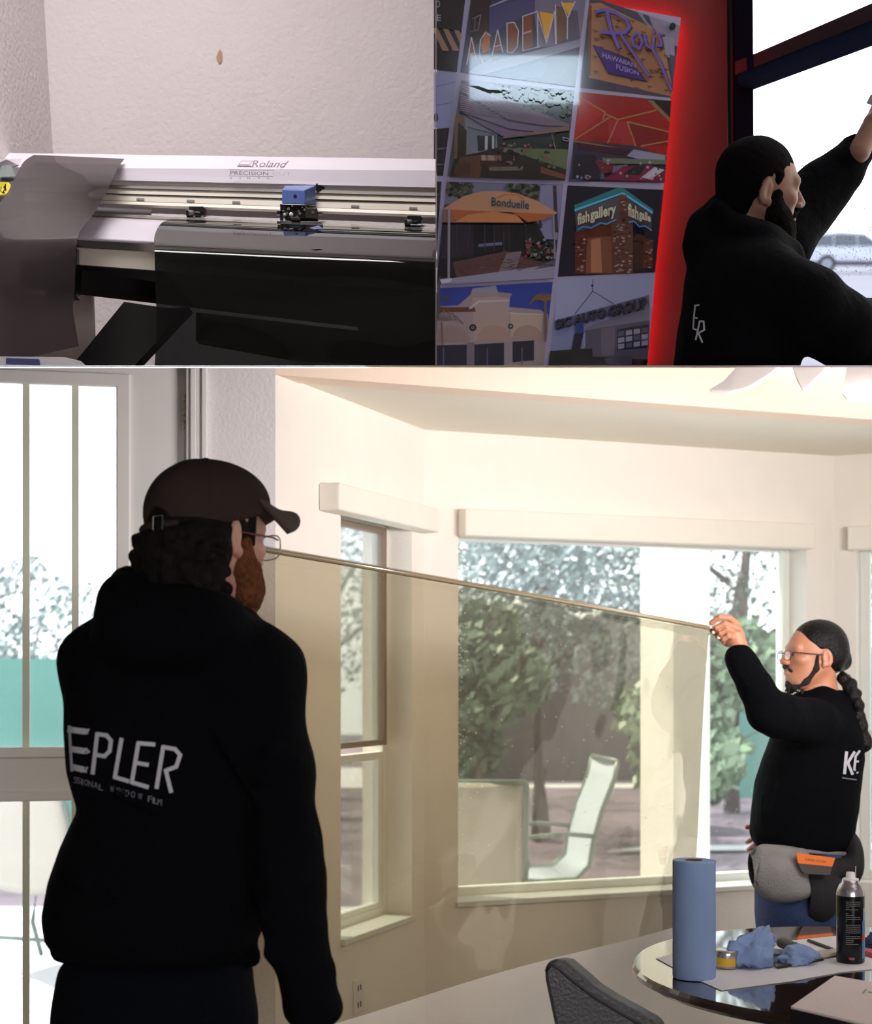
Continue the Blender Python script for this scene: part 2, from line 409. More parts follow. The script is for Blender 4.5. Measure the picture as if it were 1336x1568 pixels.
# walls behind and beside the camera, floor
b = MB()
q = [(-3.0, -2.6), (3.1, -2.6), (3.1, 5.3), (cR.x+.05, cR.y+.05), (c_back[0]-.03, c_back[1]+.1), (-.55, 4.38), (-3.0, 3.92)]; b.add([(x, y, 0) for x, y in q]+[(x, y, -.1) for x, y in q], [tuple(range(7)), tuple(range(7, 14))[::-1]]+[(i, (i+1) % 7, 7+(i+1) % 7, 7+i) for i in range(7)]); struct(b.build('floor', mat('grey_carpet', (120, 112, 102), .9, bump=.4, bscale=200, var=.15, vscale=40)))
p = WD.pt(0, 0, 0)
b = MB(); b.box((-3.0, -2.6, 0), (-2.9, 4.2, 4.5)); struct(b.build('wall_far_left', M_wall2))
b = MB(); b.box((3.1, -2.6, 0), (3.2, 5.3, 4.5)); struct(b.build('wall_right', M_wall))
b = MB(); b.box((-3.0, -2.7, 0), (3.2, -2.6, 4.5)); struct(b.build('wall_rear', M_wall))
b = MB(); q = [(-3.0, -2.7, 4.5), (3.2, -2.7, 4.5), (3.2, 1.6, 4.5), (.96, 4.5, 4.5), (-3.0, 4.5, 4.5)]
b.add(q+[(x, y, z+.08) for x, y, z in q], [(0, 1, 2, 3, 4), (9, 8, 7, 6, 5)]+[(i, (i+1) % 5, 5+(i+1) % 5, 5+i) for i in range(5)]); struct(b.build('ceiling_upper', M_ceil))

# --- window units
def frame(wall, name, u0, u1, z0, z1, t, w, parent, m, dep=.05):
    b = MB()
    wall.box(b, u0, u0+w, t, t+dep, z0, z1); wall.box(b, u1-w, u1, t, t+dep, z0, z1)
    wall.box(b, u0+w, u1-w, t, t+dep, z0, z0+w); wall.box(b, u0+w, u1-w, t, t+dep, z1-w, z1)
    return b.build(name, m, parent, bevel=.003)
def pane(wall, u0, u1, z0, z1, t, parent):
    b = MB(); wall.box(b, u0, u1, t, t+.004, z0, z1); return b.build('glass_pane', M_glass, parent)
def sill(wall, u0, u1, z, parent, tin=.0, tout=.2):
    b = MB(); wall.box(b, u0, u1, -.018, tout, z-.022, z); return b.build('window_sill', M_vinyl, parent, bevel=.004)
# 1 bay back window: fixed pane left, sash right
wn = thing('window_1', WB.pt(bwu0, .1, bz0), kind='structure')
frame(WB, 'window_frame', bwu0, bwu1, bz0, bz1, .12, .035, wn, M_vinyl)
pane(WB, bwu0+.035, bwu1-.035, bz0+.035, bz1-.035, .14, wn); sill(WB, bwu0-.01, bwu1+.01, bz0+.004, wn)
# 2 bay left window: two sashes one above the other
wn = thing('window_2', WL.pt(lwu0, .1, lz0), kind='structure')
frame(WL, 'window_frame', lwu0, lwu1, lz0, lz1, .10, .03, wn, M_vinyl)
zm = 1.15
frame(WL, 'sash', lwu0+.02, lwu1-.03, zm+.012, lz1-.02, .085, .02, wn, M_bronze, .03)
frame(WL, 'sash', lwu0+.02, lwu1-.03, lz0+.02, zm-.012, .105, .028, wn, M_vinyl, .03)
pane(WL, lwu0+.03, lwu1-.04, zm+.03, lz1-.03, .10, wn); pane(WL, lwu0+.03, lwu1-.04, lz0+.03, zm-.03, .12, wn); sill(WL, lwu0, lwu1, lz0+.004, wn)
b = MB(); WL.box(b, lwu0+.06, lwu0+.12, .07, .09, zm-.012, zm+.006); b.build('sash_lock', M_bronze, wn)
# 3 bay right window
wn = thing('window_3', WR.pt(rwu0, .1, .57), kind='structure')
frame(WR, 'window_frame', rwu0, rwu0+.85, .57, 1.965, .10, .04, wn, M_vinyl)
b = MB(); WR.box(b, rwu0+.04, rwu0+.81, .10, .14, 1.14, 1.19); b.build('meeting_rail', M_vinyl, wn)
pane(WR, rwu0+.04, rwu0+.81, .61, 1.93, .125, wn)
# 4 glazed door in the left wall
gu0, gu1 = WD.u(-80), WD.u(184); gz1 = WD.z(184, 586)+.0; gzm1 = WD.z(90, 1150); gzm0 = WD.z(90, 1222); gz0 = .30
dr = thing('door_1', WD.pt(du0, .05, 0), kind='structure')
b = MB(); d0, d1 = du0+.003, du1-.005
WD.box(b, d0, gu0, .02, .065, 0, 3, 0, True); WD.box(b, gu1, d1, .02, .065, 0, 3, 0, True)
WD.box(b, gu0, gu1, .02, .065, gz1, 3, 0, True); WD.box(b, gu0, gu1, .02, .065, gzm0, gzm1); WD.box(b, gu0, gu1, .02, .065, 0, gz0)
b.build('door_slab', mat('door_white', (232, 230, 226), .5), dr)
b = MB()
for (a0, a1, c0, c1) in ((gu1-.012, gu1+.03, gzm1-.02, gz1+.03), (gu0, gu1, gz1-.01, gz1+.03), (gu0, gu1+.03, gzm1-.02, gzm1+.012), (gu0, gu1+.03, gzm0-.01, gzm0+.02)):
    WD.box(b, a0, a1, .008, .03, c0, c1)
b.build('glazing_bead', M_trim, dr, bevel=.005)
M_dglass = sheet_mat('door_glass', (250, 253, 252), .02, .0, .16, (235, 240, 245))  # stronger milkiness puts bright outdoor glare into the door panes
b = MB(); WD.box(b, gu0, gu1, .04, .046, gzm1, gz1); b.build('glass_pane', M_dglass, dr)
b = MB(); WD.box(b, gu0, gu1, .04, .046, gz0, gzm0); b.build('glass_pane', M_dglass, dr)
for px in (38, 114, -40):
    b = MB(); u = WD.u(px); WD.box(b, u-.010, u+.010, .034, .052, gz0 if px > 50 else gz0, gz1); b.build('muntin', M_mull, dr)
b = MB(); zc = WD.z(283, 630)
for k in range(5):
    q = WD.pt(du1-.003, .008, 0); b.tube([(q.x, q.y, zc-.05+k*.0205), (q.x, q.y, zc-.05+k*.0205+.019)], .009, 10)
b.build('door_hinge', mat('hinge_nickel', (190, 180, 166), .4, metal=.5), dr, smooth=True)

# --- roller shade valances
def valance(wall, u0, u1, z0, z1, label):
    b = MB(); wall.box(b, u0, u1, -.075, -.0005, z0, z1); o = b.build('window_valance', M_val, bevel=.006); return tag(o, label, 'window valance')
valance(WB, WB.u(702), WB.u(1233), 1.928, 2.028, 'long cream valance over the wide back window of the bay')
valance(WL, WL.u(488), WL.u(646), 1.935, 2.022, 'short cream valance over the narrow window left of the bay corner')
valance(WR, WR.u(1303), WR.u(1303)+.95, 1.925, 2.02, 'cream valance at the right edge, over the window behind the man with the braid')
# outlet below the narrow window
b = MB(); u = WL.u(548); z = WL.z(548, 1525); WL.box(b, u-.037, u+.037, -.006, 0, z-.058, z+.058)
ot = b.build('power_outlet', M_trim, bevel=.003); tag(ot, 'white power outlet plate on the wall below the narrow window', 'power outlet')
for dz in (-.028, .028):
    for du in (-.009, .009):
        b = MB(); WL.box(b, u+du-.002, u+du+.002, -.008, -.005, z+dz-.009, z+dz+.009); b.build('socket_slot', mat('slot_dark', (60, 55, 50), .6), ot)

# --- the slab and partition between the three rooms
b = MB()
def slab_pts(d, X0, X1): return [(X0, d, seamz(d)-.0004*d/2), (X1, d, seamz(d)-.0004*d/2), (X1, d, seamz(d)+.0004*d/2), (X0, d, seamz(d)+.0004*d/2)]
b.hexa(slab_pts(2.3, -2.9, 3.1), slab_pts(4.9, -2.9, 3.1)); struct(b.build('floor_upper', mat('slab_plaster', (150, 140, 138), .9)))
b = MB()
z0, z1 = 1.4, 4.5
b.hexa([(-.0003, 2.3, seamz(2.3)), (.0003, 2.3, seamz(2.3)), (.0003, 2.3, z1), (-.0003, 2.3, z1)], [(-.0012, 4.9, seamz(4.9)), (.0012, 4.9, seamz(4.9)), (.0012, 4.9, z1), (-.0012, 4.9, z1)])
struct(b.build('wall_partition', mat('partition_plaster', (120, 110, 112), .9)))

# --- droplets on the big pane
rnd = random.Random(3); b = MB()
for k in range(900):
    if k < 620: px = 704+abs(rnd.gauss(0, 14)); py = rnd.uniform(900, 1340) if rnd.random() < .5 else rnd.gauss(1020, 80)
    else: px = rnd.uniform(704, 1190); py = rnd.uniform(840, 1300)
    if px > 1185 or not (835 < py < 1350): continue
    u = WB.u(px)+.0; q = WB.pt(u, .138, 0); z = EYE+q.y*(CY-py)/F; r = rnd.uniform(.0012, .0034)*(1 if k < 620 else .7)
    c = Vector((q.x, q.y, z)); D = Vector((WB.D[0], WB.D[1], 0)); N = Vector((WB.N[0], WB.N[1], 0))
    ring = [c+D*r*math.cos(a)+Vector((0, 0, r*1.25*math.sin(a))) for a in [i*math.pi/3 for i in range(6)]]
    b.add(ring+[c-N*r*.6], [(i, (i+1) % 6, 6) for i in range(6)])
o = b.build('water_droplets', mat('droplet_white', (240, 244, 248), .1, spec=1.0), smooth=True)
tag(o, 'soapy water droplets beaded on the wide back window, thickest at its left side', 'water droplets', kind='stuff')
# ================================================================ garden beyond the lower windows
G0 = -.12
M_soil = mat('dappled_mulch', (118, 104, 116), .95, bump=.6, bscale=8, var=.45, vscale=1.6)
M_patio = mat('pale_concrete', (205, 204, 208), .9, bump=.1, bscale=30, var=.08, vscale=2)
b = MB(); b.poly([(-26, 4.9, G0-.02), (34, 4.9, G0-.02), (34, 40, G0-.02), (-26, 40, G0-.02)]); o = struct(b.build('ground', M_soil))
b = MB(); b.box((-9, 6.0, G0-.1), (5.0, 9.6, G0)); b.box((-9, 4.6, G0-.1), (-.75, 6.0, G0)); o = b.build('patio_slab', M_patio); struct(o)
b = MB(); b.box((-8, 20.0, G0-.05), (16, 24.5, G0+.01)); struct(b.build('trim_sun_strip', M_patio))  # pale strip: a sunlit line of ground put into its colour
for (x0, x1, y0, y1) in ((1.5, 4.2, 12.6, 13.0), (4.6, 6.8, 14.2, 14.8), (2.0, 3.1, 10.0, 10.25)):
    b = MB(); b.poly([(x0, y0, G0+.012), (x1, y0+.2, G0+.012), (x1-.2, y1+.2, G0+.012), (x0+.4, y1, G0+.012)]); struct(b.build('trim_sun_patch', M_patio))  # pale patches added as sun spots on the soil
M_fence = mat('teal_windscreen', (104, 168, 156), .8, var=.12, vscale=.8)
M_post = mat('fence_post_steel', (120, 130, 128), .5, metal=.5)
def fence(x0, y0, x1, y1, z0, z1, label, panels):
    r = thing('garden_fence', ((x0+x1)/2, (y0+y1)/2, G0), label, 'fence')
    w = Wall((x0, y0), (x1-x0, y1-y0)); L = math.hypot(x1-x0, y1-y0)
    b = MB(); w.box(b, 0, L, 0, .04, z0, z1); b.build('windscreen', M_fence, r)
    for i in range(panels+1):
        b = MB(); q = w.pt(L*i/panels, .08, 0); b.tube([(q.x, q.y, G0), (q.x, q.y, z1+.08)], .04, 8); b.build('fence_post', M_post, r)
fence(-14, 13, -1.2, 16.0, G0, 1.62, 'teal garden fence seen through the glazed door and narrow window', 6)
fence(3.0, 18.5, 16, 15.5, G0, 1.78, 'teal garden fence beyond the wide back window, behind the raised hand', 6)

def leafmesh(b, c, r, n, rnd, size, mi=0, flat=1.0):
    for _ in range(n):
        while True:
            v = Vector((rnd.uniform(-1, 1), rnd.uniform(-1, 1), rnd.uniform(-1, 1)))
            if v.length < 1 and v.length > .25: break
        q = Vector(c)+Vector((v.x*r[0], v.y*r[1], v.z*r[2])); s = size*rnd.uniform(.6, 1.4)
        a = Vector((rnd.gauss(0, 1), rnd.gauss(0, 1), rnd.gauss(0, 1))).normalized(); t = a.orthogonal().normalized(); w = a.cross(t)
        b.add([q-t*s, q+w*s*.5, q+t*s, q-w*s*.5], [(0, 1, 2, 3)], mi)
LEAF = [mat('leaf_dark_green', (84, 104, 84), .5, spec=.6), mat('leaf_mid_green', (112, 136, 104), .45, spec=.7), mat('leaf_blue_green', (128, 146, 146), .45, spec=.7)]
M_bark = mat('tree_bark', (96, 82, 78), .9, bump=.8, bscale=20, var=.3, vscale=6)
def tree(name, x, y, h, r, n, mi, label, seed, blobs=9, trunk=.10, size=.042, base=.35):
    rnd = random.Random(seed); t = thing(name, (x, y, G0), label, 'tree' if 'tree' in name else 'shrub')
    top = h-r*.5
    b = MB(); b.tube([(x, y, G0), (x+rnd.uniform(-.1, .1), y, h*.4), (x+rnd.uniform(-.25, .25), y, top)], [trunk, trunk*.8, trunk*.3], 8)
    for k in range(5):
        a = k*1.26; z = h*(.35+.1*k); b.tube([(x, y, z), (x+math.cos(a)*r*.45, y+math.sin(a)*r*.45, z+r*.35), (x+math.cos(a)*r*.8, y+math.sin(a)*r*.8, z+r*.5)], [trunk*.4, trunk*.25, trunk*.08], 6)
    b.build('trunk', M_bark, t, smooth=True)
    b = MB()
    for k in range(blobs):
        a = rnd.uniform(0, 6.28); q = rnd.uniform(.1, .75)*r; zc = rnd.uniform(h*base, h-.35*r)
        leafmesh(b, (x+math.cos(a)*q, y+math.sin(a)*q, zc), (r*.5, r*.5, r*.42), int(n*3.0)//blobs, rnd, size)
    b.build('foliage', LEAF[mi], t)
tree('garden_tree', 1.0, 13.6, 4.1, 1.7, 2600, 2, 'grey-green leafy tree left of the patio column, tallest beyond the back window', 1, 11)
tree('garden_tree', 3.4, 16.5, 4.5, 1.7, 2300, 0, 'dark green tree just left of the patio column', 2, 11)
tree('garden_tree', 4.4, 12.2, 3.7, 1.25, 2400, 1, 'bright green tree right of the patio column, above the raised hand', 3, 11)
tree('garden_tree', -1.4, 18.5, 4.9, 1.9, 1500, 2, 'pale sparse tree behind the narrow window', 4, 9)
tree('garden_tree', 7.6, 14.0, 4.2, 1.5, 1800, 1, 'green tree at the right edge beyond the bay right window', 6, 9)
tree('garden_shrub', 1.95, 11.0, 1.9, .7, 1500, 1, 'round green shrub below the trees, above the far patio chair', 7, 8, .04, .07, .25)
tree('garden_shrub', -4.9, 17.3, 3.1, 1.2, 900, 2, 'pale wispy shrub rising behind the fence, seen through the glazed door', 8, 8, .03, .05, .3)
tree('garden_shrub', 2.3, 14.6, 1.7, .6, 1000, 0, 'low dark shrub beside the patio column', 9, 8, .04, .07, .2)
tree('garden_shrub', .30, 10.6, 2.1, .6, 1300, 0, 'dark shrub at the left side of the wide back window', 10, 8, .04, .07, .2)
# dark timber house wall far behind
b = MB(); w = Wall((-1.0, 21), (8, .5)); w.box(b, 0, 5.0, 0, .2, G0, 2.3); o = b.build('garden_wall', mat('dark_timber', (86, 78, 84), .9, bump=.4, bscale=4, var=.25, vscale=2, stretch=(6, 6, .5)))
tag(o, 'dark weathered garden wall behind the trees of the back window', 'wall')

# patio column: square stucco post
u = thing('patio_column', (1.12, 6.9, G0), 'square pale stucco patio column outside the wide back window', 'column')
def colbox(b, c, h, yaw, z0, z1): b.obox((c[0], c[1], (z0+z1)/2), (math.cos(yaw)*h, math.sin(yaw)*h, 0), (-math.sin(yaw)*h, math.cos(yaw)*h, 0), (0, 0, (z1-z0)/2))
yw = math.radians(33); cc = (1.165, 7.0)
M_stucco = mat('white_stucco', (226, 222, 214), .9, bump=.4, bscale=60, var=.06, vscale=5)
b = MB(); colbox(b, cc, .118, yw, G0, 2.9); b.build('shaft', M_stucco, u)
b = MB(); colbox(b, cc, .135, yw, G0, .05); b.build('plinth', M_stucco, u)
b = MB(); colbox(b, cc, .15, yw, 2.55, 2.9); b.build('beam_block', M_stucco, u)

# sling chairs
M_sling = mat('sling_mesh', (206, 198, 188), .7, bump=.5, bscale=400, var=.1, vscale=60, stretch=(1, 1, 6))
M_sling2 = mat('sling_mesh_blue', (190, 200, 210), .7, bump=.5, bscale=400, var=.2, vscale=40, stretch=(1, 1, 8))
M_alu = mat('green_grey_aluminium', (104, 116, 110), .4, metal=.4)
def sling_chair(x, y, yaw, label, ms, hb=.95):
    r = thing('patio_chair', (x, y, G0), label, 'chair', 'sling patio chairs')
    f = Vector((math.cos(yaw), math.sin(yaw), 0)); s = Vector((-f.y, f.x, 0)); o = Vector((x, y, G0)); Z = Vector((0, 0, 1))
    def q(a, c, z): return o+f*a+s*c+Z*z
    prof = [(-.36, hb+.12), (-.34, hb+.02), (-.27, .8), (-.22, .62), (-.20, .5), (-.12, .43), (.1, .42), (.26, .45), (.3, .42)]
    def sheet(pr, name):
        b = MB(); n = 8
        for i, (a, z) in enumerate(pr):
            for k in range(n+1): c = -.27+.54*k/n; b.v.append(tuple(q(a-.015*math.sin(math.pi*k/n)*(1 if z > .5 else 0), c, z-.02*math.sin(math.pi*k/n)*(0 if z > .5 else 1))))
        for i in range(len(pr)-1):
            for k in range(n): b.f.append((i*(n+1)+k, i*(n+1)+k+1, (i+1)*(n+1)+k+1, (i+1)*(n+1)+k)); b.m.append(0)
        return b.build(name, ms, r, smooth=True, solid=.006)
    sheet(prof[:6], 'backrest'); sheet(prof[5:], 'seat')
    for c in (-.285, .285):
        b = MB(); b.tube([q(a, c, z) for a, z in prof], .014, 8); b.build('side_rail', M_alu, r, smooth=True)
        b = MB(); b.tube([q(-.24, c, .66), q(-.05, c*1.06, .68), q(.18, c*1.06, .66), q(.26, c*1.04, .6), q(.27, c, .42), q(.22, c, .2), q(.3, c, .01)], .013, 8); b.build('armrest', M_alu, r, smooth=True)
        b = MB(); b.tube([q(-.1, c, .42), q(-.22, c, .2), q(-.3, c, .01)], .013, 8); b.build('leg', M_alu, r, smooth=True)
    b = MB(); b.tube([q(-.22, -.285, .2), q(-.22, .285, .2)], .011, 8); b.build('stretcher', M_alu, r, smooth=True)
    b = MB(); b.tube([q(-.36, -.285, hb+.12), q(-.36, .285, hb+.12)], .014, 8); b.build('top_rail', M_alu, r, smooth=True)
sling_chair(.12, 6.62, math.radians(88), 'sling patio chair with its back to the wide window, at the pane’s lower left', M_sling)
sling_chair(.60, 8.1, math.radians(188), 'sling patio chair facing left beside the patio column', M_sling2)
sling_chair(-.95, 7.2, math.radians(80), 'sling patio chair outside the narrow window of the bay', M_sling)
sling_chair(-2.0, 7.5, math.radians(70), 'pink-toned sling patio chair outside the glazed door', M_sling)
# ================================================================ table and things on it
TC = Vector((1.03, 3.33, .73)); TR = .57; TZ = .73
M_table = mat('glossy_dark_wood', (58, 40, 34), .07, var=.25, vscale=4, stretch=(1, 8, 1), coat=1.0, spec=.8)
t = thing('round_table', (TC.x, TC.y, 0), 'round dark wood table with a glossy top at lower right', 'table')
b = MB(); b.lathe((TC.x, TC.y, 0), [(0.001, TZ-.03), (TR-.02, TZ-.03), (TR, TZ-.018), (TR, TZ-.008), (TR-.006, TZ), (.001, TZ)], 96); b.build('tabletop', M_table, t)
b = MB(); b.lathe((TC.x, TC.y, 0), [(.001, .03), (.26, .03), (.24, .07), (.08, .12), (.05, .3), (.07, .5), (.1, .66), (.2, .7), (.001, .7)], 32); b.build('pedestal', M_table, t, smooth=True)
for k in range(4):
    a = k*math.pi/2+.4; b = MB(); d = Vector((math.cos(a), math.sin(a), 0)); s = Vector((-d.y, d.x, 0)); c = Vector((TC.x, TC.y, 0))
    b.hexa([c+d*.1-s*.03, c+d*.1+s*.03, c+d*.42+s*.025, c+d*.42-s*.025], [c+d*.1-s*.03+Vector((0, 0, .1)), c+d*.1+s*.03+Vector((0, 0, .1)), c+d*.42+s*.025+Vector((0, 0, .035)), c+d*.42-s*.025+Vector((0, 0, .035))]); b.build('foot', M_table, t, bevel=.006)
def T(px, py, z=TZ):  # point of the table plane seen at this pixel
    d = (EYE-z)*F/(py-CY); return P(px, py, d)
# white work cloth / paper lying across the table
b = MB()
def paper(name, px, label, z, m, cat='paper'):
    pts = [T(x, y, z) for x, y in px]; b = MB(); b.poly(pts); b.poly([p-Vector((0, 0, .0015)) for p in pts][::-1])
    for i in range(len(pts)): j = (i+1) % len(pts); b.poly([pts[i], pts[j], pts[j]-Vector((0, 0, .0015)), pts[i]-Vector((0, 0, .0015))])
    return tag(b.build(name, m), label, cat)
M_paper = mat('white_paper', (226, 226, 230), .8, bump=.2, bscale=20)
paper('paper_sheet', [(1005, 1467), (1030, 1461), (1128, 1455), (1205, 1441), (1290, 1432), (1400, 1428), (1400, 1478), (1288, 1488), (1215, 1502), (1105, 1516), (1060, 1496)], 'large white paper sheet spread under the roll and tools', TZ+.002, M_paper)
# paper towel roll
M_towel = mat('blue_towel_paper', (138, 162, 204), .9, bump=.15, bscale=900)
c = T(1063, 1497); c = Vector((c.x, c.y, TZ+.002)); R = .0465
t = thing('paper_towel_roll', c, 'upright roll of blue shop towels at the left of the table', 'paper towel roll')
b = MB(); hgt = .262
b.lathe(c, [(.020, 0), (R, 0), (R+.0008, .004), (R+.0008, hgt-.004), (R, hgt), (.020, hgt), (.020, 0)], 48); b.build('towel_sheets', M_towel, t, smooth=False)
b = MB(); b.lathe(c, [(.0198, 0.001), (.0198, hgt+.0006), (.0185, hgt+.0006), (.0185, .001), (.0198, .001)], 32); b.build('cardboard_core', mat('brown_card', (120, 84, 60), .9), t)
b = MB()
for k in range(7):
    a0 = math.radians(20-k*7); b.v.append(tuple(c+Vector((math.cos(a0)*(R+.001+.0004*(6-k)), math.sin(a0)*(R+.001+.0004*(6-k)), .001)))); b.v.append(tuple(c+Vector((math.cos(a0)*(R+.001+.0004*(6-k)), math.sin(a0)*(R+.001+.0004*(6-k)), hgt-.001))))
for k in range(6): b.f.append((2*k, 2*k+1, 2*k+3, 2*k+2)); b.m.append(0)
b.build('loose_end', M_towel, t, solid=.0008)
# spray can
M_can = mat('black_can', (22, 22, 26), .25, metal=.3); M_steel = mat('bare_steel', (196, 190, 196), .25, metal=.9)
c = T(1303, 1474); c.z = TZ+.002; r = .0325
t = thing('spray_can', c, 'tall black aerosol can with a white nozzle and small grey text', 'spray can')
b = MB(); b.lathe(c, [(.001, 0), (r-.002, 0), (r, .003), (r, .158)], 40); b.build('can_body', M_can, t, smooth=True)
b = MB(); b.lathe(c, [(r, .158), (r*.97, .168), (r*.8, .182), (r*.62, .188), (r*.6, .194), (.001, .194)], 40); b.build('can_shoulder', M_steel, t, smooth=True)
b = MB(); b.lathe(c, [(.019, .192), (.0185, .197), (.012, .199), (.011, .2), (.0095, .212), (.001, .213)], 24); b.build('nozzle', mat('white_plastic', (232, 230, 232), .4), t, smooth=True)
b = MB(); b.tube([c+Vector((.012, .0, .2)), c+Vector((.0125, 0, .226))], .0012, 6); b.build('straw', mat('clear_straw', (190, 180, 185), .3), t)
def can_patch(a0, a1, z0, z1, m, name, n=6, lift=.0004):
    b = MB()
    for k in range(n+1):
        a = math.radians(a0+(a1-a0)*k/n); d = Vector((math.sin(a), -math.cos(a), 0))*(r+lift)
        b.v += [tuple(c+d+Vector((0, 0, z0))), tuple(c+d+Vector((0, 0, z1)))]
    for k in range(n): b.f.append((2*k, 2*k+1, 2*k+3, 2*k+2)); b.m.append(0)
    b.open = True; return b.build(name, m, t)
can_patch(38, 72, .012, .10, mat('can_blue', (70, 130, 190), .3), 'blue_stripe'); can_patch(45, 75, .10, .13, mat('can_sky', (120, 170, 210), .3), 'sky_stripe')
can_patch(34, 70, .055, .068, mat('can_red', (200, 60, 50), .3), 'red_stripe', lift=.0007); can_patch(-22, 0, .01, .016, mat('can_red2', (150, 30, 40), .4), 'red_mark')
rnd = random.Random(5); b = MB()
for row in range(24):
    if row % 6 == 5: continue
    z = .145-row*.0045; a = -34
    while a < 26:
        w = rnd.uniform(4, 11); a1 = min(a+w, 27)
        p = []
        for aa in (a, a1):
            d = Vector((math.sin(math.radians(aa)), -math.cos(math.radians(aa)), 0))*(r+.0006); p += [c+d+Vector((0, 0, z)), c+d+Vector((0, 0, z+.0016))]
        b.add([p[0], p[2], p[3], p[1]], [(0, 1, 2, 3)]); a = a1+1.6
        if rnd.random() < .08: break
b.open = True; b.build('fine_print', mat('print_grey', (130, 130, 130), .5), t)
# crumpled towels
def crumple(name, px, py, w, h, seed, label, m, lean=0):
    rnd = random.Random(seed); c = T(px, py); me = bpy.data.meshes.new(name); bm = bmesh.new()
    bmesh.ops.create_icosphere(bm, subdivisions=4, radius=1)
    for v in bm.verts:
        p = v.co.copy(); n = noise.noise(p*1.3+Vector((seed, 0, 0)))*.55+abs(noise.noise(p*3.1+Vector((0, seed, 0))))*-.5+noise.noise(p*6+Vector((0, 0, seed)))*.12
        q = p*(1+n); v.co = Vector((q.x*w/2, q.y*w*.38, max(q.z, -.55)*h*.62+h*.34))+Vector((lean*max(0, q.z)*w, 0, 0))
    for f in bm.faces: f.smooth = True
    z = min(v.co.z for v in bm.verts)
    for v in bm.verts: v.co += Vector((c.x, c.y, TZ+.003-z))
    bm.to_mesh(me); bm.free(); me.materials.append(m); o = bpy.data.objects.new(name, me); C.objects.link(o)
    return tag(o, label, 'paper towel')
crumple('crumpled_towel', 1151, 1481, .112, .092, 11, 'crumpled blue towel standing up right beside the towel roll', M_towel, .15)
crumple('crumpled_towel', 1222, 1477, .088, .040, 23, 'small crumpled blue towel lying on the tools in the middle of the table', M_towel)
b = MB()
# tape roll (yellow and chrome tin)
c = T(1113, 1483); c.z = TZ+.002
t = thing('round_tin', c, 'small round tin with a yellow label beside the towel roll', 'tin')
b = MB(); b.lathe(c, [(.001, 0), (.026, 0), (.027, .003), (.027, .033)], 32); b.build('tin_body', M_steel, t, smooth=True)
b = MB(); b.lathe(c, [(.028, .030), (.0285, .040), (.026, .042), (.001, .042)], 32); b.build('tin_lid', M_steel, t, smooth=True)
b = MB()
for k in range(9):
    a = math.radians(-60+k*12); d = Vector((math.sin(a), -math.cos(a), 0))*.0276; b.v += [tuple(c+d+Vector((0, 0, .007))), tuple(c+d+Vector((0, 0, .026)))]
for k in range(8): b.f.append((2*k, 2*k+1, 2*k+3, 2*k+2)); b.m.append(0)
b.open = True; b.build('yellow_label', mat('tin_yellow', (226, 178, 40), .4), t)
# squeegee with black grip, scraper blades, cloth, and knives
M_black = mat('black_rubber', (30, 30, 32), .5); M_blade = mat('blade_cream', (196, 186, 172), .4)
a = T(1196, 1443, TZ+.02); e = T(1240, 1459, TZ+.02); t = thing('squeegee', (a+e)/2, 'squeegee with a ribbed black grip lying behind the crumpled towel', 'squeegee')
b = MB(); n = 14; pts = [a.lerp(e, i/n) for i in range(n+1)]; b.tube(pts, [.0125+.0012*(i % 2) for i in range(n+1)], 14); b.build('grip', M_black, t, smooth=True)
b = MB(); e2 = T(1252, 1462, TZ+.012); b.tube([e, e2], [.009, .006], 10); b.build('neck', mat('neck_tan', (190, 170, 130), .4), t, smooth=True)
q = [T(1222, 1474, TZ+.006), T(1290, 1462, TZ+.006), T(1286, 1456, TZ+.006), T(1216, 1467, TZ+.006)]
b = MB(); b.hexa(q, [p+Vector((0, 0, .009)) for p in q]); b.build('blade_holder', M_blade, t, bevel=.002)
def slatlike(name, px, label, m, cat, h=.006, z=TZ+.003):
    q = [T(x, y, z) for x, y in px]; b = MB(); b.hexa(q, [p+Vector((0, 0, h)) for p in q]); return tag(b.build(name, m, bevel=.001), label, cat)
slatlike('steel_scraper', [(1190, 1484), (1262, 1471), (1258, 1466), (1186, 1478)], 'long dark steel scraper on the paper in front of the small towel', mat('dark_steel', (70, 66, 66), .3, metal=.7), 'scraper')
slatlike('utility_knife', [(1172, 1466), (1216, 1468), (1216, 1461), (1174, 1458)], 'grey utility knife behind the blades', mat('knife_grey', (90, 100, 108), .4), 'knife', .01)
slatlike('hard_card', [(1172, 1476), (1198, 1478), (1200, 1470), (1176, 1469)], 'black hard card just right of the tall crumpled towel', M_black, 'hard card')
slatlike('pen', [(1236, 1441), (1276, 1456), (1278, 1454), (1240, 1440)], 'thin black pen lying on the white paper behind the squeegee', M_black, 'pen', .004, TZ+.007)
paper('paper_sheet', [(1214, 1450), (1246, 1438), (1300, 1438), (1300, 1452), (1262, 1460)], 'smaller white sheet under the pen at the back of the table', TZ+.005, M_paper)
slatlike('red_marker', [(1322, 1462), (1345, 1470), (1345, 1464), (1326, 1458)], 'red and white tool at the right edge behind the can', mat('red_plastic', (190, 50, 60), .4), 'tool', .012)
crumple('folded_cloth', 1336, 1452, .07, .035, 31, 'dark navy folded cloth at the right edge behind the can', mat('navy_cloth', (40, 52, 84), .9))
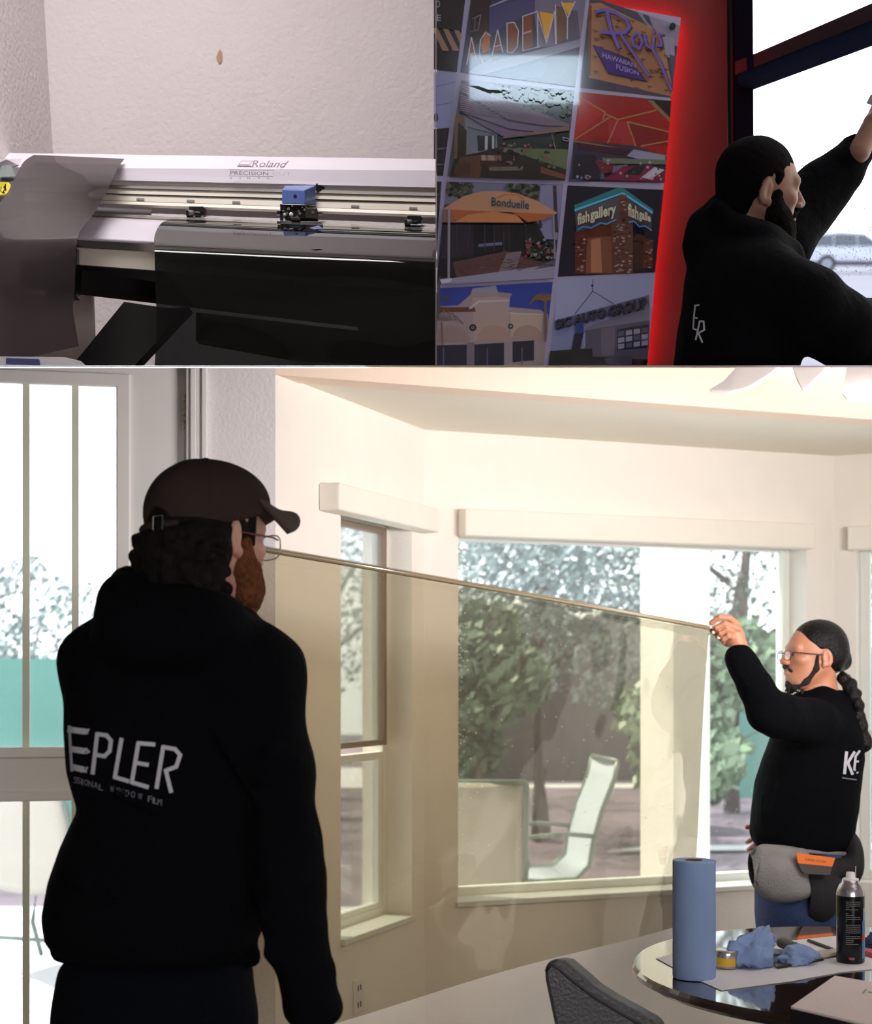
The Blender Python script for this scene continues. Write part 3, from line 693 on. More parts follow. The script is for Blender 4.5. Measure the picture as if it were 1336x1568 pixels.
# white box with black side, foreground right
q = [T(1212, 1541, TZ+.055), T(1352, 1574, TZ+.055), T(1400, 1515, TZ+.055), T(1279, 1494, TZ+.055)]
t = thing('flat_box', (q[0].x, q[0].y, TZ), 'flat box with a white patterned lid and black sides, bottom right corner', 'box')
b = MB(); dn = Vector((0, 0, -.0545)); b.hexa([p+dn for p in q], [p-Vector((0, 0, .004)) for p in q]); b.build('box_body', mat('box_black', (26, 24, 30), .4), t)
b = MB(); b.hexa([p-Vector((0, 0, .004)) for p in q], q); b.build('box_lid', mat('box_lid_white', (222, 208, 206), .7, var=.05, vscale=300), t)
b = MB()
for pl in stroke([(1322, 1521), (1327, 1515)], 2.2)+stroke([(1330, 1519), (1346, 1522)], 2): b.poly([T(x, y, TZ+.0556) for x, y in pl])
b.open = True; b.build('green_mark', mat('ink_green', (70, 150, 90), .5), t)

# upholstered chair in front of the table
M_chair = mat('charcoal_leather', (62, 60, 64), .45, bump=.2, bscale=150)
t = thing('dining_chair', (.38, 2.75, 0), 'charcoal upholstered chair back at the bottom, left of the table', 'chair')
D = 3.0
top = [(835, 1500), (834, 1482), (840, 1472), (852, 1467), (866, 1470), (885, 1486), (910, 1508), (940, 1527), (970, 1543), (1000, 1560), (1008, 1575), (1020, 1620), (1030, 1720), (880, 1720), (856, 1600)]
b = MB(); fr = [P(x, y, 2.82) for x, y in top]; bk = [P(x*1.0+14, y-2, 2.93) for x, y in top]; n = len(top)
b.add(fr+bk, [tuple(range(n)), tuple(range(n, 2*n))[::-1]]+[(i, (i+1) % n, n+(i+1) % n, n+i) for i in range(n)]); b.build('backrest', M_chair, t, bevel=.02, smooth=False)
b = MB(); pp = [P(x-1, y+5, 2.815) for x, y in [(837, 1482), (846, 1473), (858, 1479), (880, 1498), (910, 1521), (945, 1542), (985, 1566), (1000, 1590)]]; b.tube(pp, .003, 6); b.build('piping', mat('piping_black', (24, 24, 30), .5), t, smooth=True)
q0 = P(870, 1650, 2.9); b = MB(); b.box((.28, 2.86, .40), (.72, 3.3, .50)); b.build('seat', M_chair, t, bevel=.03)
for (x, y) in ((.32, 2.9), (.68, 2.9), (.32, 3.26), (.68, 3.26)):
    b = MB(); b.tube([(x, y, 0), (x, y, .42)], [.014, .022], 8); b.build('leg', M_table, t, smooth=True)

# ================================================================ the sheet of window film
M_film = sheet_mat('tan_window_film', (201, 193, 174), .015, .03, .035, (170, 160, 138), fr=.22, bump=.5, bscale=2.2)
A = P(366, 829, 2.93); B_ = P(1087, 958, 4.40)
NX, NZ = 120, 60; b = MB()
def film_pt(s, t):
    p = A.lerp(B_, s); p.z += .003*math.sin(math.pi*s)
    Hh = 1.05+(.90-1.05)*s
    lean = Vector((-.078*t*s, .0, 0)); w = .012*math.sin(s*9+t*3)*t+.02*math.sin(s*4.2-1+t*1.5)*t+.007*math.sin(t*14+s*5)*t*(1-s)
    n = Vector((-(B_-A).y, (B_-A).x, 0)).normalized()
    if t < .03:   # rolled-over top edge
        a = t/.03; q = n*(-.012*math.sin(a*math.pi))+Vector((0, 0, -.03*a))
        return p+q
    return p+lean+n*w+Vector((0, 0, -.03-Hh*(t-.03)))
ts = [0, .006, .012, .018, .024, .03]+[.03+.97*i/NZ for i in range(1, NZ+1)]
for t_ in ts:
    for i in range(NX+1): b.v.append(tuple(film_pt(i/NX, t_)))
for j in range(len(ts)-1):
    for i in range(NX): k = j*(NX+1)+i; b.f.append((k, k+1, k+NX+2, k+NX+1)); b.m.append(0)
b.open = True
film = b.build('window_film_sheet', M_film, smooth=True)
tag(film, 'large see-through tan window film stretched between the two men', 'window film')
# rolled rim of the film
b = MB(); b.tube([film_pt(i/60, .012)+Vector((0, 0, .002)) for i in range(61)], .006, 8)
o = b.build('rolled_edge', sheet_mat('film_edge', (206, 188, 150), .25, .12, .35, (220, 200, 160)), film, smooth=True)
# ceiling fan blades near the top right
M_fan = mat('fan_white', (250, 248, 245), .5)
f = thing('ceiling_fan', P(1230, 561, 3.6), 'white ceiling fan whose blade tips show at the top right', 'ceiling fan')
for pts in ([(1088, 601), (1120, 603), (1148, 597), (1182, 575), (1212, 545), (1150, 545), (1110, 588)], [(1212, 555), (1222, 585), (1232, 602), (1246, 588), (1282, 552), (1250, 545)], [(1303, 550), (1296, 585), (1291, 605), (1300, 615), (1336, 616), (1380, 612), (1400, 550)]):
    b = MB(); n = len(pts); lo = [P(x, y, 3.55+(610-y)*.004) for x, y in pts]; hi = [p+Vector((0, .012, .010)) for p in lo]
    b.add(lo+hi, [tuple(range(n)), tuple(range(n, 2*n))[::-1]]+[(i, (i+1) % n, n+(i+1) % n, n+i) for i in range(n)])
    o = b.build('fan_blade', M_fan, f); clip_seam(o, -.002, keep_above=False)
# ================================================================ upper left room: the vinyl cutter
M_pw = mat('lilac_grey_plaster', (206, 196, 197), .9, bump=.35, bscale=70)
M_pw2 = mat('lilac_white_plaster', (216, 208, 207), .9, bump=.35, bscale=70)
bk = 4.45
b = MB(); q = [P(101, 575, bk), P(667.4, 575, bk), P(667.4, -500, bk), P(38, -500, bk)]; b.hexa(q, [p+Vector((0, .05, 0)) for p in q]); o = b.build('wall_upper_back', M_pw); clip_seam(o, .002); struct(o)
b = MB(); q = [P(101, 575, bk), P(38, -500, bk), P(-320, -500, 2.9), P(-240, 575, 2.9)]; b.hexa(q, [p+Vector((-.05, .02, 0)) for p in q]); o = b.build('wall_upper_left', M_pw2); clip_seam(o, .002); struct(o)
# paint chip on the back wall
b = MB(); pts = [(334, 80), (337, 75), (340, 80), (341, 88), (339, 96), (336, 98), (333, 94), (331, 87), (333, 84)]; b.poly([P(x, y, bk-.003) for x, y in pts]); b.open = True
o = b.build('wall_chip', mat('exposed_tan', (168, 138, 110), .9)); struct(o)

M_cov = mat('cutter_white', (222, 214, 222), .4); M_covf = mat('cutter_white_face', (206, 198, 208), .45)
M_rail = mat('cream_aluminium', (222, 214, 200), .4, metal=.05); M_chrome = mat('brushed_aluminium', (190, 184, 182), .22, metal=.9, var=.1, vscale=30, stretch=(1, 20, 20))
M_dark = mat('cutter_black', (18, 17, 18), .3); M_bed = mat('speckled_grey_bed', (186, 178, 180), .8, bump=.4, bscale=500, var=.35, vscale=400)
M_groove = mat('groove_grey', (120, 112, 108), .5)
vc = thing('vinyl_cutter', P(400, 540, 3.7), 'wide white roll-fed vinyl cutter with a grey rail along the wall', 'cutting machine')
def rowy(px, y0, y668): return y0+(y668-y0)*px/668.0
def dep(px, d): return d*(1.0+.05*(1-px/668.0))    # the machine recedes a little to the left
def strip(name, back, front, m, x0=-60, x1=667.5, parent=vc, th=.02, smooth=False, bevel=0, clip=True):
    """long plate of the machine between two profile points (row at x=0, row at x=668, depth)"""
    b = MB()
    def e(px, pr): return P(px, rowy(px, pr[0], pr[1]), dep(px, pr[2]))
    A = [e(x0, back), e(x1, back), e(x1, front), e(x0, front)]; n = (A[1]-A[0]).cross(A[3]-A[0]).normalized()
    if n.y < 0: n = -n
    b.hexa(A, [p+n*th for p in A]); o = b.build(name, m, parent, bevel=bevel)
    if clip: clip_seam(o, .002)
    return o
X0 = 2
strip('cover_top', (234, 243.5, 3.86), (256, 261, 3.745), M_cov, x0=8)
strip('cover_front', (256, 261, 3.745), (272, 287, 3.740), M_covf, x0=30)
strip('rail', (271, 286, 3.752), (304, 328, 3.742), M_rail, x0=30)
strip('rail_groove', (279, 294.5, 3.747), (283, 300, 3.744), M_groove, th=.006, x0=30)
strip('rail_groove', (291.5, 309.5, 3.743), (292.6, 311.2, 3.743), M_dark, th=.004, x0=30)
strip('rail_lip', (302, 324.5, 3.736), (306, 329.5, 3.73), M_rail, x0=30, th=.008)
strip('rail_line', (301, 323.5, 3.738), (302, 324.8, 3.736), M_groove, x0=30, th=.004)
strip('bed', (304, 328, 3.90), (330, 358, 3.60), M_bed, x0=30)
strip('cutting_strip', (311, 340, 3.775), (320, 350, 3.70), M_dark, x0=145, x1=232, th=.004)
for (a0, a1, d0, b0, b1, d1) in ((320, 349, 3.66, 324, 353.5, 3.63), (326, 356, 3.61, 329, 359, 3.59)):
    strip('platen_rod', (a0, a1, d0), (b0, b1, d1), M_chrome, x0=30, th=.006, bevel=.002)
# curved platen built from narrow plates
b = MB(); prof = [(329, 360, 3.60), (333, 364, 3.57), (340, 372, 3.53), (349, 383, 3.495), (358, 394, 3.47), (361, 398, 3.468)]
N = 24
for pr in prof:
    for i in range(N+1): px = 40+627.5*i/N; b.v.append(tuple(P(px, rowy(px, pr[0], pr[1]), dep(px, pr[2]))))
for j in range(len(prof)-1):
    for i in range(N): k = j*(N+1)+i; b.f.append((k, k+1, k+N+2, k+N+1)); b.m.append(0)
o = b.build('platen', M_covf, vc, smooth=True, solid=.01)
strip('platen_edge', (361, 398, 3.468), (372, 411, 3.475), M_chrome, x0=40)
strip('front_panel', (372, 411, 3.48), (396, 446, 3.485), M_rail, x0=40)
strip('lower_beam', (396, 446, 3.50), (430, 500, 3.56), M_dark, x0=30, th=.06)
strip('tie_bar', (425, 497, 3.60), (438, 516, 3.62), mat('worn_black_steel', (52, 42, 42), .35, metal=.4, var=.4, vscale=60), x0=30, th=.02, bevel=.004)
# panel marks on the rail
for px in (215, 292, 362, 544, 633):
    y = rowy(px, 297.5, 320); b = MB(); w = 6
    q = [P(px-w, y-1.8, dep(px, 3.738)), P(px+w, y-1.4, dep(px, 3.738)), P(px+w, y+2.2, dep(px, 3.738)), P(px-w, y+1.6, dep(px, 3.738))]; b.hexa(q, [p+Vector((0, .01, 0)) for p in q]); b.build('rail_mark', mat('mark_grey', (140, 134, 130), .6), vc)
# left end housing, sensor and yellow sticker
b = MB(); q = [P(-60, 244, 3.80), P(10, 244, 3.86), P(46, 242, 4.06), P(48, 262, 4.02), P(26, 271, 3.90), P(-60, 276, 3.80)]
b.add(q+[p+Vector((0, .12, .01)) for p in q], [tuple(range(6)), tuple(range(6, 12))[::-1]]+[(i, (i+1) % 6, 6+(i+1) % 6, 6+i) for i in range(6)]); b.build('end_cap', M_cov, vc)
b = MB(); q = [P(-60, 268, 3.84), P(22, 270, 3.84), P(24, 312, 3.80), P(-60, 330, 3.80)]; b.hexa(q, [p+Vector((0, .1, 0)) for p in q]); b.build('end_housing', mat('navy_plastic', (34, 36, 58), .35), vc)
b = MB(); q = [P(2, 254, 3.82), P(16, 253, 3.82), P(27, 262, 3.83), P(24, 270, 3.83), P(-2, 271, 3.82)]; b.poly(q); b.poly([p+Vector((0, .01, 0)) for p in q][::-1]); b.build('window_flap', mat('grey_green_glass', (150, 160, 158), .2), vc)
b = MB(); q = [P(-14, 278, 3.72), P(13, 279, 3.74), P(15, 281, 3.74), P(14, 296, 3.735), P(12, 299, 3.735), P(-14, 300, 3.72)]; b.poly(q); b.poly([p+Vector((0, .008, 0)) for p in q][::-1]); st = b.build('warning_sticker', mat('sticker_yellow', (236, 216, 20), .5), vc)
b = MB(); 
for pl in stroke([(9, 283), (6, 287), (8, 289), (5, 294), (7, 296)], 2.0)+stroke([(2, 286), (1, 293), (5, 296)], 1.2)+stroke([(8, 282), (9, 292)], 1.6): b.poly([P(x, y, 3.715) for x, y in pl])
b.open = True; b.build('sticker_symbol', M_dark, st)
# pinch rollers
def roller(px, py, s, d):
    r = MB(); c = P(px, py, d)
    def bx(x0, y0, x1, y1, dd=0, t=.03):
        q = [P(px+x0*s, py+y0*s, d+dd), P(px+x1*s, py+y0*s+.3, d+dd), P(px+x1*s, py+y1*s+.3, d+dd), P(px+x0*s, py+y1*s, d+dd)]; r.hexa(q, [p+Vector((0, t, .003)) for p in q])
    bx(-10, -9, 14, 1); bx(-15, -3, -5, 6, -.01); bx(-12, 5, -8, 9); bx(-2, 0, 8, 4, -.01, .02); bx(-14, 7, 14, 9, 0, .05); bx(12, -7, 16, -2)
    g = r.build('pinch_roller', M_dark, vc, bevel=.0012); 
    r2 = MB(); r2.lathe(P(px-10*s, py+2*s, d-.02), [(.001, 0), (.006, 0), (.006, .012), (.001, .012)], 12, axis=Vector((1, 0, 0))); r2.build('roller_wheel', M_groove, g, smooth=True)
roller(299, 324, .95, dep(299, 3.70)); roller(633, 338, .9, dep(633, 3.68))
# carriage with a blue cap
d = dep(460, 3.66); cr = MB()
fr = [P(432, 290, d), P(467, 291, d), P(467, 313, d), P(432, 312, d)]
b = MB(); bkq = [P(441, 282, d+.12), P(484, 283, d+.12), P(484, 312, d+.10), P(441, 311, d+.12)]
side = [P(467, 291, d), P(484, 284, d+.06), P(484, 312, d+.06), P(467, 313, d)]
b.add([fr[0], fr[1], fr[2], fr[3], P(437, 284, d+.05), P(484, 283.5, d+.07), P(484, 312, d+.07), P(437, 312, d+.07)], [(0, 1, 2, 3), (1, 5, 6, 2), (4, 5, 1, 0), (4, 0, 3, 7), (5, 4, 7, 6), (3, 2, 6, 7)])
cc = b.build('carriage_cap', mat('cobalt_plastic', (84, 108, 178), .35, coat=.3), vc, bevel=.002)
b = MB(); b.lathe(P(452, 300, d-.0015), [(.001, 0), (.0042, 0), (.0042, .003), (.001, .003)], 16, axis=Vector((0, 1, 0))); b.build('cap_hole', M_dark, cc)
b = MB(); q = [P(484, 281, d+.07), P(498, 283, d+.08), P(497, 292, d+.08), P(484, 291, d+.07)]; b.hexa(q, [p+Vector((0, .02, 0)) for p in q])
b.build('carriage_hook', M_dark, vc)
b = MB(); rnd = random.Random(8); M_mech = mat('mechanism_dark', (58, 52, 46), .4, metal=.5, var=.5, vscale=120)
def pb(x0, y0, x1, y1, dd, t, mi=0, bb=None):
    q = [P(x0, y0, d+dd), P(x1, y0+(x1-x0)*.03, d+dd), P(x1, y1+(x1-x0)*.03, d+dd), P(x0, y1, d+dd)]; (bb or b).hexa(q, [p+Vector((0, t, .002)) for p in q], mi)
pb(433, 313, 482, 327, .03, .05); pb(429, 312, 433, 340, .0, .02, 1); pb(440, 322, 470, 334, .01, .05, 1); pb(468, 318, 486, 334, .0, .03); pb(424, 322, 436, 328, .0, .02, 1)
pb(446, 332, 460, 337, -.01, .03); pb(478, 324, 494, 327, .02, .02, 1); pb(424, 338, 432, 341, -.01, .03, 1); pb(430, 338, 492, 341, -.005, .08, 1); pb(456, 341, 470, 344, -.01, .05, 1)
b.build('carriage_mechanism', [M_mech, M_dark], vc, bevel=.001)
b = MB(); b.lathe(P(446, 328, d-.01), [(.001, 0), (.0052, 0), (.0052, .01), (.001, .01)], 14, axis=Vector((0, 1, 0))); b.build('white_knob', mat('white_knob', (226, 220, 214), .4), vc, smooth=True)
b = MB(); b.lathe(P(436, 328, d-.01), [(.001, 0), (.0035, 0), (.0035, .01), (.001, .01)], 14, axis=Vector((0, 1, 0))); b.build('white_knob', mat('white_knob', (226, 220, 214), .4), vc, smooth=True)
b = MB()
for k in range(14):
    x = rnd.uniform(437, 482); y = rnd.uniform(315, 333); b.lathe(P(x, y, d-.002), [(.001, 0), (rnd.uniform(.0015, .004), 0), (.003, .006), (.001, .006)], 8, axis=Vector((0, 1, 0)))
b.build('carriage_screws', M_chrome, vc)
# lettering
b = MB(); dd = 3.742
def cov(x, y): return P(x, y, dep(x, 3.90)) 
def on_cover(x, y):
    yb, yf = rowy(x, 234, 243.5), rowy(x, 256, 261); t = (y-yb)/(yf-yb); dz = 1/((1-t)/dep(x, 3.86)+t/dep(x, 3.745)); return P(x, y, dz-.010)
def on_face(x, y): return P(x, y, dep(x, 3.732)-.010)
for pl in text_quad('Roland', [(384, 245.5), (443, 246.5), (439, 256), (386, 255.5)], shear=.35): b.poly([on_cover(x, y) for x, y in pl])
for pl in stroke([(370, 246.5), (387, 246.8), (382, 252), (366, 251.8), (370, 246.5)], .7)+stroke([(364, 254), (385, 254.4)], 1.6): b.poly([on_cover(x, y) for x, y in pl])
b.open = True; b.build('maker_name', mat('lettering_grey', (120, 108, 116), .6), vc)
b = MB()
for pl in text_quad('PRECISION', [(353, 262), (411, 263), (411, 268.6), (353, 267.6)]): b.poly([on_face(x, y) for x, y in pl])
for pl in stroke([(351, 260), (420, 261)], .7)+stroke([(351, 269.5), (418, 270.5)], .7): b.poly([on_face(x, y) for x, y in pl])
for x, ch in ((354, 'V'), (368, 'I'), (381, 'N'), (397, 'Y'), (412, 'L')):
    for pl in text_quad(ch, [(x-2, 271.2), (x+2, 271.3), (x+2, 274.4), (x-2, 274.2)] if ch != 'I' else [(x-.4, 271.2), (x+.4, 271.3), (x+.4, 274.4), (x-.4, 274.2)]): b.poly([on_face(x, y) for x, y in pl])
b.open = True; b.build('model_lettering', mat('lettering_dark', (88, 80, 86), .6), vc)
b = MB()
for pl in text_quad('CUT', [(417, 263.5), (446, 264), (446, 269), (417, 268.6)]): b.poly([on_face(x, y) for x, y in pl])
b.open = True; b.build('worn_lettering', mat('lettering_worn', (190, 182, 188), .6), vc)
# stand: diagonal black leg and shadowed uprights, wall corner under the machine
def plate(name, pts, d, m, th=.05, parent=vc, dd=None, bevel=0):
    b = MB(); ds = dd or [d]*len(pts); A = [P(x, y, q) for (x, y), q in zip(pts, ds)]; n = len(A)
    b.add(A+[p+Vector((0, th, 0)) for p in A], [tuple(range(n)), tuple(range(n, 2*n))[::-1]]+[(i, (i+1) % n, n+(i+1) % n, n+i) for i in range(n)])
    o = b.build(name, m, parent, bevel=bevel); clip_seam(o, .002); return o
plate('stand_leg', [(190, 462), (258, 472), (290, 470), (196, 570), (102, 570)], 3.62, mat('stand_black', (12, 11, 12), .35), .06)
plate('stand_upright', [(70, 375), (118, 380), (116, 452), (92, 452), (70, 458)], 3.6, M_dark, .05)
plate('stand_upright', [(548, 500), (667.5, 510), (667.5, 575), (560, 575)], 3.62, M_dark, .06)
plate('stand_beam', [(300, 478), (667.5, 520), (667.5, 560), (440, 545), (300, 520)], 3.75, M_dark, .05)
# added beige plate standing in for the wall seen between the legs
plate('wall_piece', [(20, 450), (142, 452), (146, 575), (20, 575)], 4.1, mat('beige_wall', (196, 186, 178), .8), .02)
# white control box at bottom left
M_ctrl = mat('control_white', (214, 212, 218), .4)
ct = thing('control_box', P(60, 556, 3.15), 'white device corner with a blue strip, bottom left of the cutter picture', 'device')
plate('device_shell', [(-60, 545), (100, 547), (124, 553), (134, 562), (134, 580), (-60, 580)], 3.15, M_ctrl, .12, ct)
plate('blue_strip', [(9, 548), (60, 550), (61, 559), (9, 557)], 3.146, mat('strip_blue', (70, 78, 128), .4), .004, ct)

# --- films fed through the machine
def drape(name, left, right, m, label, nx=40, ny=60, ripple=.0, seed=0):
    """sheet hanging between two edge curves given as (px, py, depth) lists"""
    def samp(c, t):
        L = [0]
        for i in range(len(c)-1): L.append(L[-1]+math.hypot(c[i+1][0]-c[i][0], c[i+1][1]-c[i][1])+1e-6)
        s = t*L[-1]
        for i in range(len(c)-1):
            if s <= L[i+1] or i == len(c)-2:
                f = (s-L[i])/(L[i+1]-L[i]); f = min(max(f, 0), 1)
                def cr(k):
                    p0 = c[max(i-1, 0)][k]; p1 = c[i][k]; p2 = c[i+1][k]; p3 = c[min(i+2, len(c)-1)][k]
                    return .5*((2*p1)+(-p0+p2)*f+(2*p0-5*p1+4*p2-p3)*f*f+(-p0+3*p1-3*p2+p3)*f**3)
                return cr(0), cr(1), cr(2)
    b = MB()
    for j in range(ny+1):
        a = samp(left, j/ny); c = samp(right, j/ny)
        for i in range(nx+1):
            s = i/nx; d = a[2]+(c[2]-a[2])*s
            if ripple: d += ripple*(j/ny)**1.5*(math.sin(s*7+j/ny*3+seed)+.5*math.sin(s*15-j/ny*6))
            b.v.append(tuple(P(a[0]+(c[0]-a[0])*s, a[1]+(c[1]-a[1])*s, d)))
    for j in range(ny):
        for i in range(nx): k = j*(nx+1)+i; b.f.append((k, k+1, k+nx+2, k+nx+1)); b.m.append(0)
    b.open = True; o = b.build(name, m, smooth=True); clip_seam(o, .002); return tag(o, label, 'film')
M_fblack = sheet_mat('black_window_film', (84, 90, 90), .035, .03, .6, (10, 12, 13), fr=.3)
M_fgrey = sheet_mat('smoke_window_film', (98, 90, 92), .02, .05, .5, (70, 62, 64), fr=.25)
bl = [(262, 335, 3.74), (248, 341, 3.66), (240, 352, 3.58), (236, 366, 3.50), (237, 378, 3.455), (237, 392, 3.44), (238, 440, 3.44), (240, 500, 3.44), (236, 575, 3.43)]
br = [(667.5, 353, 3.62), (667.5, 358, 3.58), (667.5, 368, 3.52), (667.5, 385, 3.45), (667.5, 398, 3.40), (667.5, 412, 3.385), (667.5, 460, 3.38), (667.5, 520, 3.38), (667.5, 585, 3.37)]
drape('black_film', bl, br, M_fblack, 'glossy black window film rolling off the front of the cutter', ripple=.004)
gl = [(52, 237, 3.95), (36, 248, 3.80), (24, 270, 3.70), (8, 300, 3.60), (-30, 345, 3.50), (-60, 400, 3.44), (-70, 470, 3.40), (-75, 575, 3.30)]
gr = [(191, 243, 3.90), (180, 258, 3.76), (171, 278, 3.68), (157, 306, 3.60), (140, 332, 3.52), (124, 352, 3.46), (118, 372, 3.42), (115, 420, 3.41), (114, 452, 3.42), (112, 476, 3.42), (121, 530, 3.40)]
drape('smoke_film', gl, gr, M_fgrey, 'smoke grey window film draped over the left end of the cutter', ripple=.003, seed=2)
# crinkle line of the smoke film, drawn as a thin tube
b = MB(); b.tube([P(x, y, 3.47) for x, y in [(86, 374), (82, 386), (80, 410), (76, 430), (79, 448), (78, 462), (60, 474), (30, 486), (8, 500), (2, 510), (14, 517)]], .0022, 6)
o = b.build('film_crinkle', mat('crinkle_grey', (120, 112, 116), .4), smooth=True); tag(o, 'thin grey crinkle line in the smoke film at the left end of the cutter', 'crinkle')
# blue scrap on the film
b = MB(); b.poly([P(474, 349, 3.50), P(488, 345, 3.52), (P(495, 350, 3.50)), P(482, 351, 3.49)]); o = b.build('film_scrap', mat('lilac_scrap', (110, 112, 170), .5)); tag(o, 'small lilac scrap lying on the black film below the blue carriage', 'scrap')
# ================================================================ upper right room: red wall with the lit picture board
M_red = mat('red_paint', (122, 16, 20), .7, bump=.12, bscale=150)
rk = 4.46
b = MB(); q = [P(669, 575, rk), P(1116, 575, rk), P(1112, -500, rk), P(669, -500, rk)]; b.hexa(q, [p+Vector((0, .05, 0)) for p in q]); o = b.build('wall_upper_red', M_red); clip_seam(o, .002); struct(o)
# storefront frame: corner post, sloping window wall that comes toward the camera
M_fr = mat('dark_bronze_frame', (22, 26, 42), 1.0, spec=0); M_fr2 = mat('frame_purple_face', (34, 20, 32), .5)
sw = thing('window_5', P(1150, 561, 4.3), kind='structure')
def pl3(name, pts, m, parent, off=Vector((0, .03, 0)), bevel=0):
    b = MB(); n = len(pts); b.add(list(pts)+[p+off for p in pts], [tuple(range(n)), tuple(range(n, 2*n))[::-1]]+[(i, (i+1) % n, n+(i+1) % n, n+i) for i in range(n)])
    o = b.build(name, m, parent, bevel=bevel); clip_seam(o, .002); return o
pl3('corner_channel', [P(1113, -60, 4.47), P(1126, -60, 4.45), P(1132, 575, 4.45), P(1119, 575, 4.47)], mat('black_channel', (14, 13, 18), .5), sw, Vector((0, .06, 0)))
pl3('mullion', [P(1125, -60, 4.42), P(1153.5, -60, 4.36), P(1156.5, 575, 4.36), P(1130, 575, 4.42)], M_fr, sw, Vector((0, .09, 0)))
def wd(px): return 4.36/(1+(px-1155)/2255.0)      # depth of the window wall at this view column
def bar(name, px0, px1, r0, r1, s0, s1, off0, off1, m):
    """transom member between two rows at each end; off = distance in front of the wall"""
    b = MB(); A = [P(px0, r0, wd(px0)-off0), P(px1, s0, wd(px1)-off0), P(px1, s1, wd(px1)-off1), P(px0, r1, wd(px0)-off1)]
    n = Vector((.05, .06, 0)); b.hexa(A, [p+n for p in A]); return b.build(name, m, sw)
L1 = 1500
def ext(y0, y1, x0=1155, x1=1336): return y0+(y1-y0)*(L1-x0)/(x1-x0)
bar('transom', 1126, L1, 95, 115, ext(83, 5), ext(103, 31), .0, .0, M_fr2)
bar('transom_ledge', 1130, L1, 113, 127, ext(103, 31), ext(119, 50), .0, .09, M_fr)
# the transom rows run from the corner to the right
b = MB(); q = [P(1155, 575, wd(1155)+.03), P(L1, 575, wd(L1)+.03), P(L1, -80, wd(L1)+.03), P(1155, -80, wd(1155)+.03)]; b.poly(q); o = b.build('glass_pane', sheet_mat('shop_glass', (246, 250, 252), .03, .0), sw); clip_seam(o, .002)
# side wall right of the window, closing the room
b = MB(); e = P(L1, 561, wd(L1)); b.box((e.x, 2.3, 2.0), (3.1, 2.36, 4.5)); 

# picture board
BD = 4.40
board = thing('picture_board', P(850, 561, BD+.02), 'tall slanted picture board with a red glowing edge on the red wall', 'display board')
outline = [(640, -60), (900, -60), (903, 2), (1043, 27), (1036, 90), (1027, 152), (1016, 290), (1003, 420), (991, 575), (640, 575)]
b = MB(); fr = [P(x, y, BD) for x, y in outline]; n = len(fr)
for p in fr: p.x = max(p.x, .003)
bkk = [p+Vector((0, .018, 0)) for p in fr]
b.add(fr+bkk, [tuple(range(n)), tuple(range(n, 2*n))[::-1]]+[(i, (i+1) % n, n+(i+1) % n, n+i) for i in range(n)])
M_board = mat('board_lavender', (168, 160, 196), .12, coat=1.0)
o = b.build('board_panel', M_board, board); clip_seam(o, .002)
# red light strip behind its edge
M_led = mat('red_led', (255, 26, 14), .5, emis=9)
b = MB(); edge = [(905, -20), (905, 6), (1037, 30), (1030, 90), (1021, 152), (1010, 290), (997, 420), (985, 570)]
for i in range(1, len(edge)-1):
    a = P(*edge[i], BD+.03); c = P(*edge[i+1], BD+.03); dr_ = (c-a).normalized(); nn = Vector((dr_.z, 0, -dr_.x))*.004
    b.hexa([a-nn, c-nn, c+nn, a+nn], [p+Vector((0, .008, 0)) for p in (a-nn, c-nn, c+nn, a+nn)])
o = b.build('led_strip', M_led, board); clip_seam(o, .002)
b = MB(); b.lathe(P(1031, 39, BD-.012), [(.001, 0), (.009, 0), (.009, .02), (.001, .02)], 16, axis=Vector((0, 1, 0))); b.build('standoff_bolt', mat('bolt_black', (14, 14, 20), .4), board)
# ceiling fixture that reflects in the board is a lamp of the room

# --- prints on the board; drawn in crop units and mapped to the board plane
def A4(x, y): return (668+.286*x, .286*y)
def A5(x, y): return (668+.286*x, 270+.286*y)
def picture(label, conv, quad, items, sub=0):
    """quad and items in crop units; items: (colour, polygon) painted in order as thin layers of ink"""
    mats = []; idx = {}; b = MB()
    def mi(c):
        c = tuple(c)
        if c not in idx: idx[c] = len(mats); mats.append(mat('ink_%d_%d_%d' % c, c, .12, coat=1.0, spec=.5))
        return idx[c]
    Q = [conv(*p) for p in quad[1]]
    xs = [p[0] for p in Q]; ys = [p[1] for p in Q]
    # clip polygon against the quad (convex) so that nothing spills over the white gaps
    def clip(poly):
        out = poly; m = len(Q); area = sum(Q[i][0]*Q[(i+1) % m][1]-Q[(i+1) % m][0]*Q[i][1] for i in range(m)); sg = 1 if area > 0 else -1
        for i in range(m):
            a, c = Q[i], Q[(i+1) % m]
            def side(p): return sg*((c[0]-a[0])*(p[1]-a[1])-(c[1]-a[1])*(p[0]-a[0]))
            res = []
            for k in range(len(out)):
                p, r = out[k], out[(k+1) % len(out)]; sp, sr = side(p), side(r)
                if sp >= 0: res.append(p)
                if (sp >= 0) != (sr >= 0): t = sp/(sp-sr); res.append((p[0]+(r[0]-p[0])*t, p[1]+(r[1]-p[1])*t))
            out = res
            if len(out) < 3: return None
        return out
    L = 0
    for c, pl in [(quad[0], quad[1])]+items:
        L += 1; cl = clip([conv(*p) for p in pl])
        if cl: b.poly([P(x, y, BD-.0008-.00006*L) for x, y in cl], mi(c))
    b.open = True; o = b.build('photo_print', mats, board); clip_seam(o, .002); o['label'] = label; return o
def rect(c, x0, y0, x1, y1): return (c, [(x0, y0), (x1, y0), (x1, y1), (x0, y1)])
def S(c, pts, w): return [(c, pl) for pl in stroke(pts, w, 400)]
def TX(c, s, quad, **k): return [(c, pl) for pl in text_quad(s, quad, **k)]
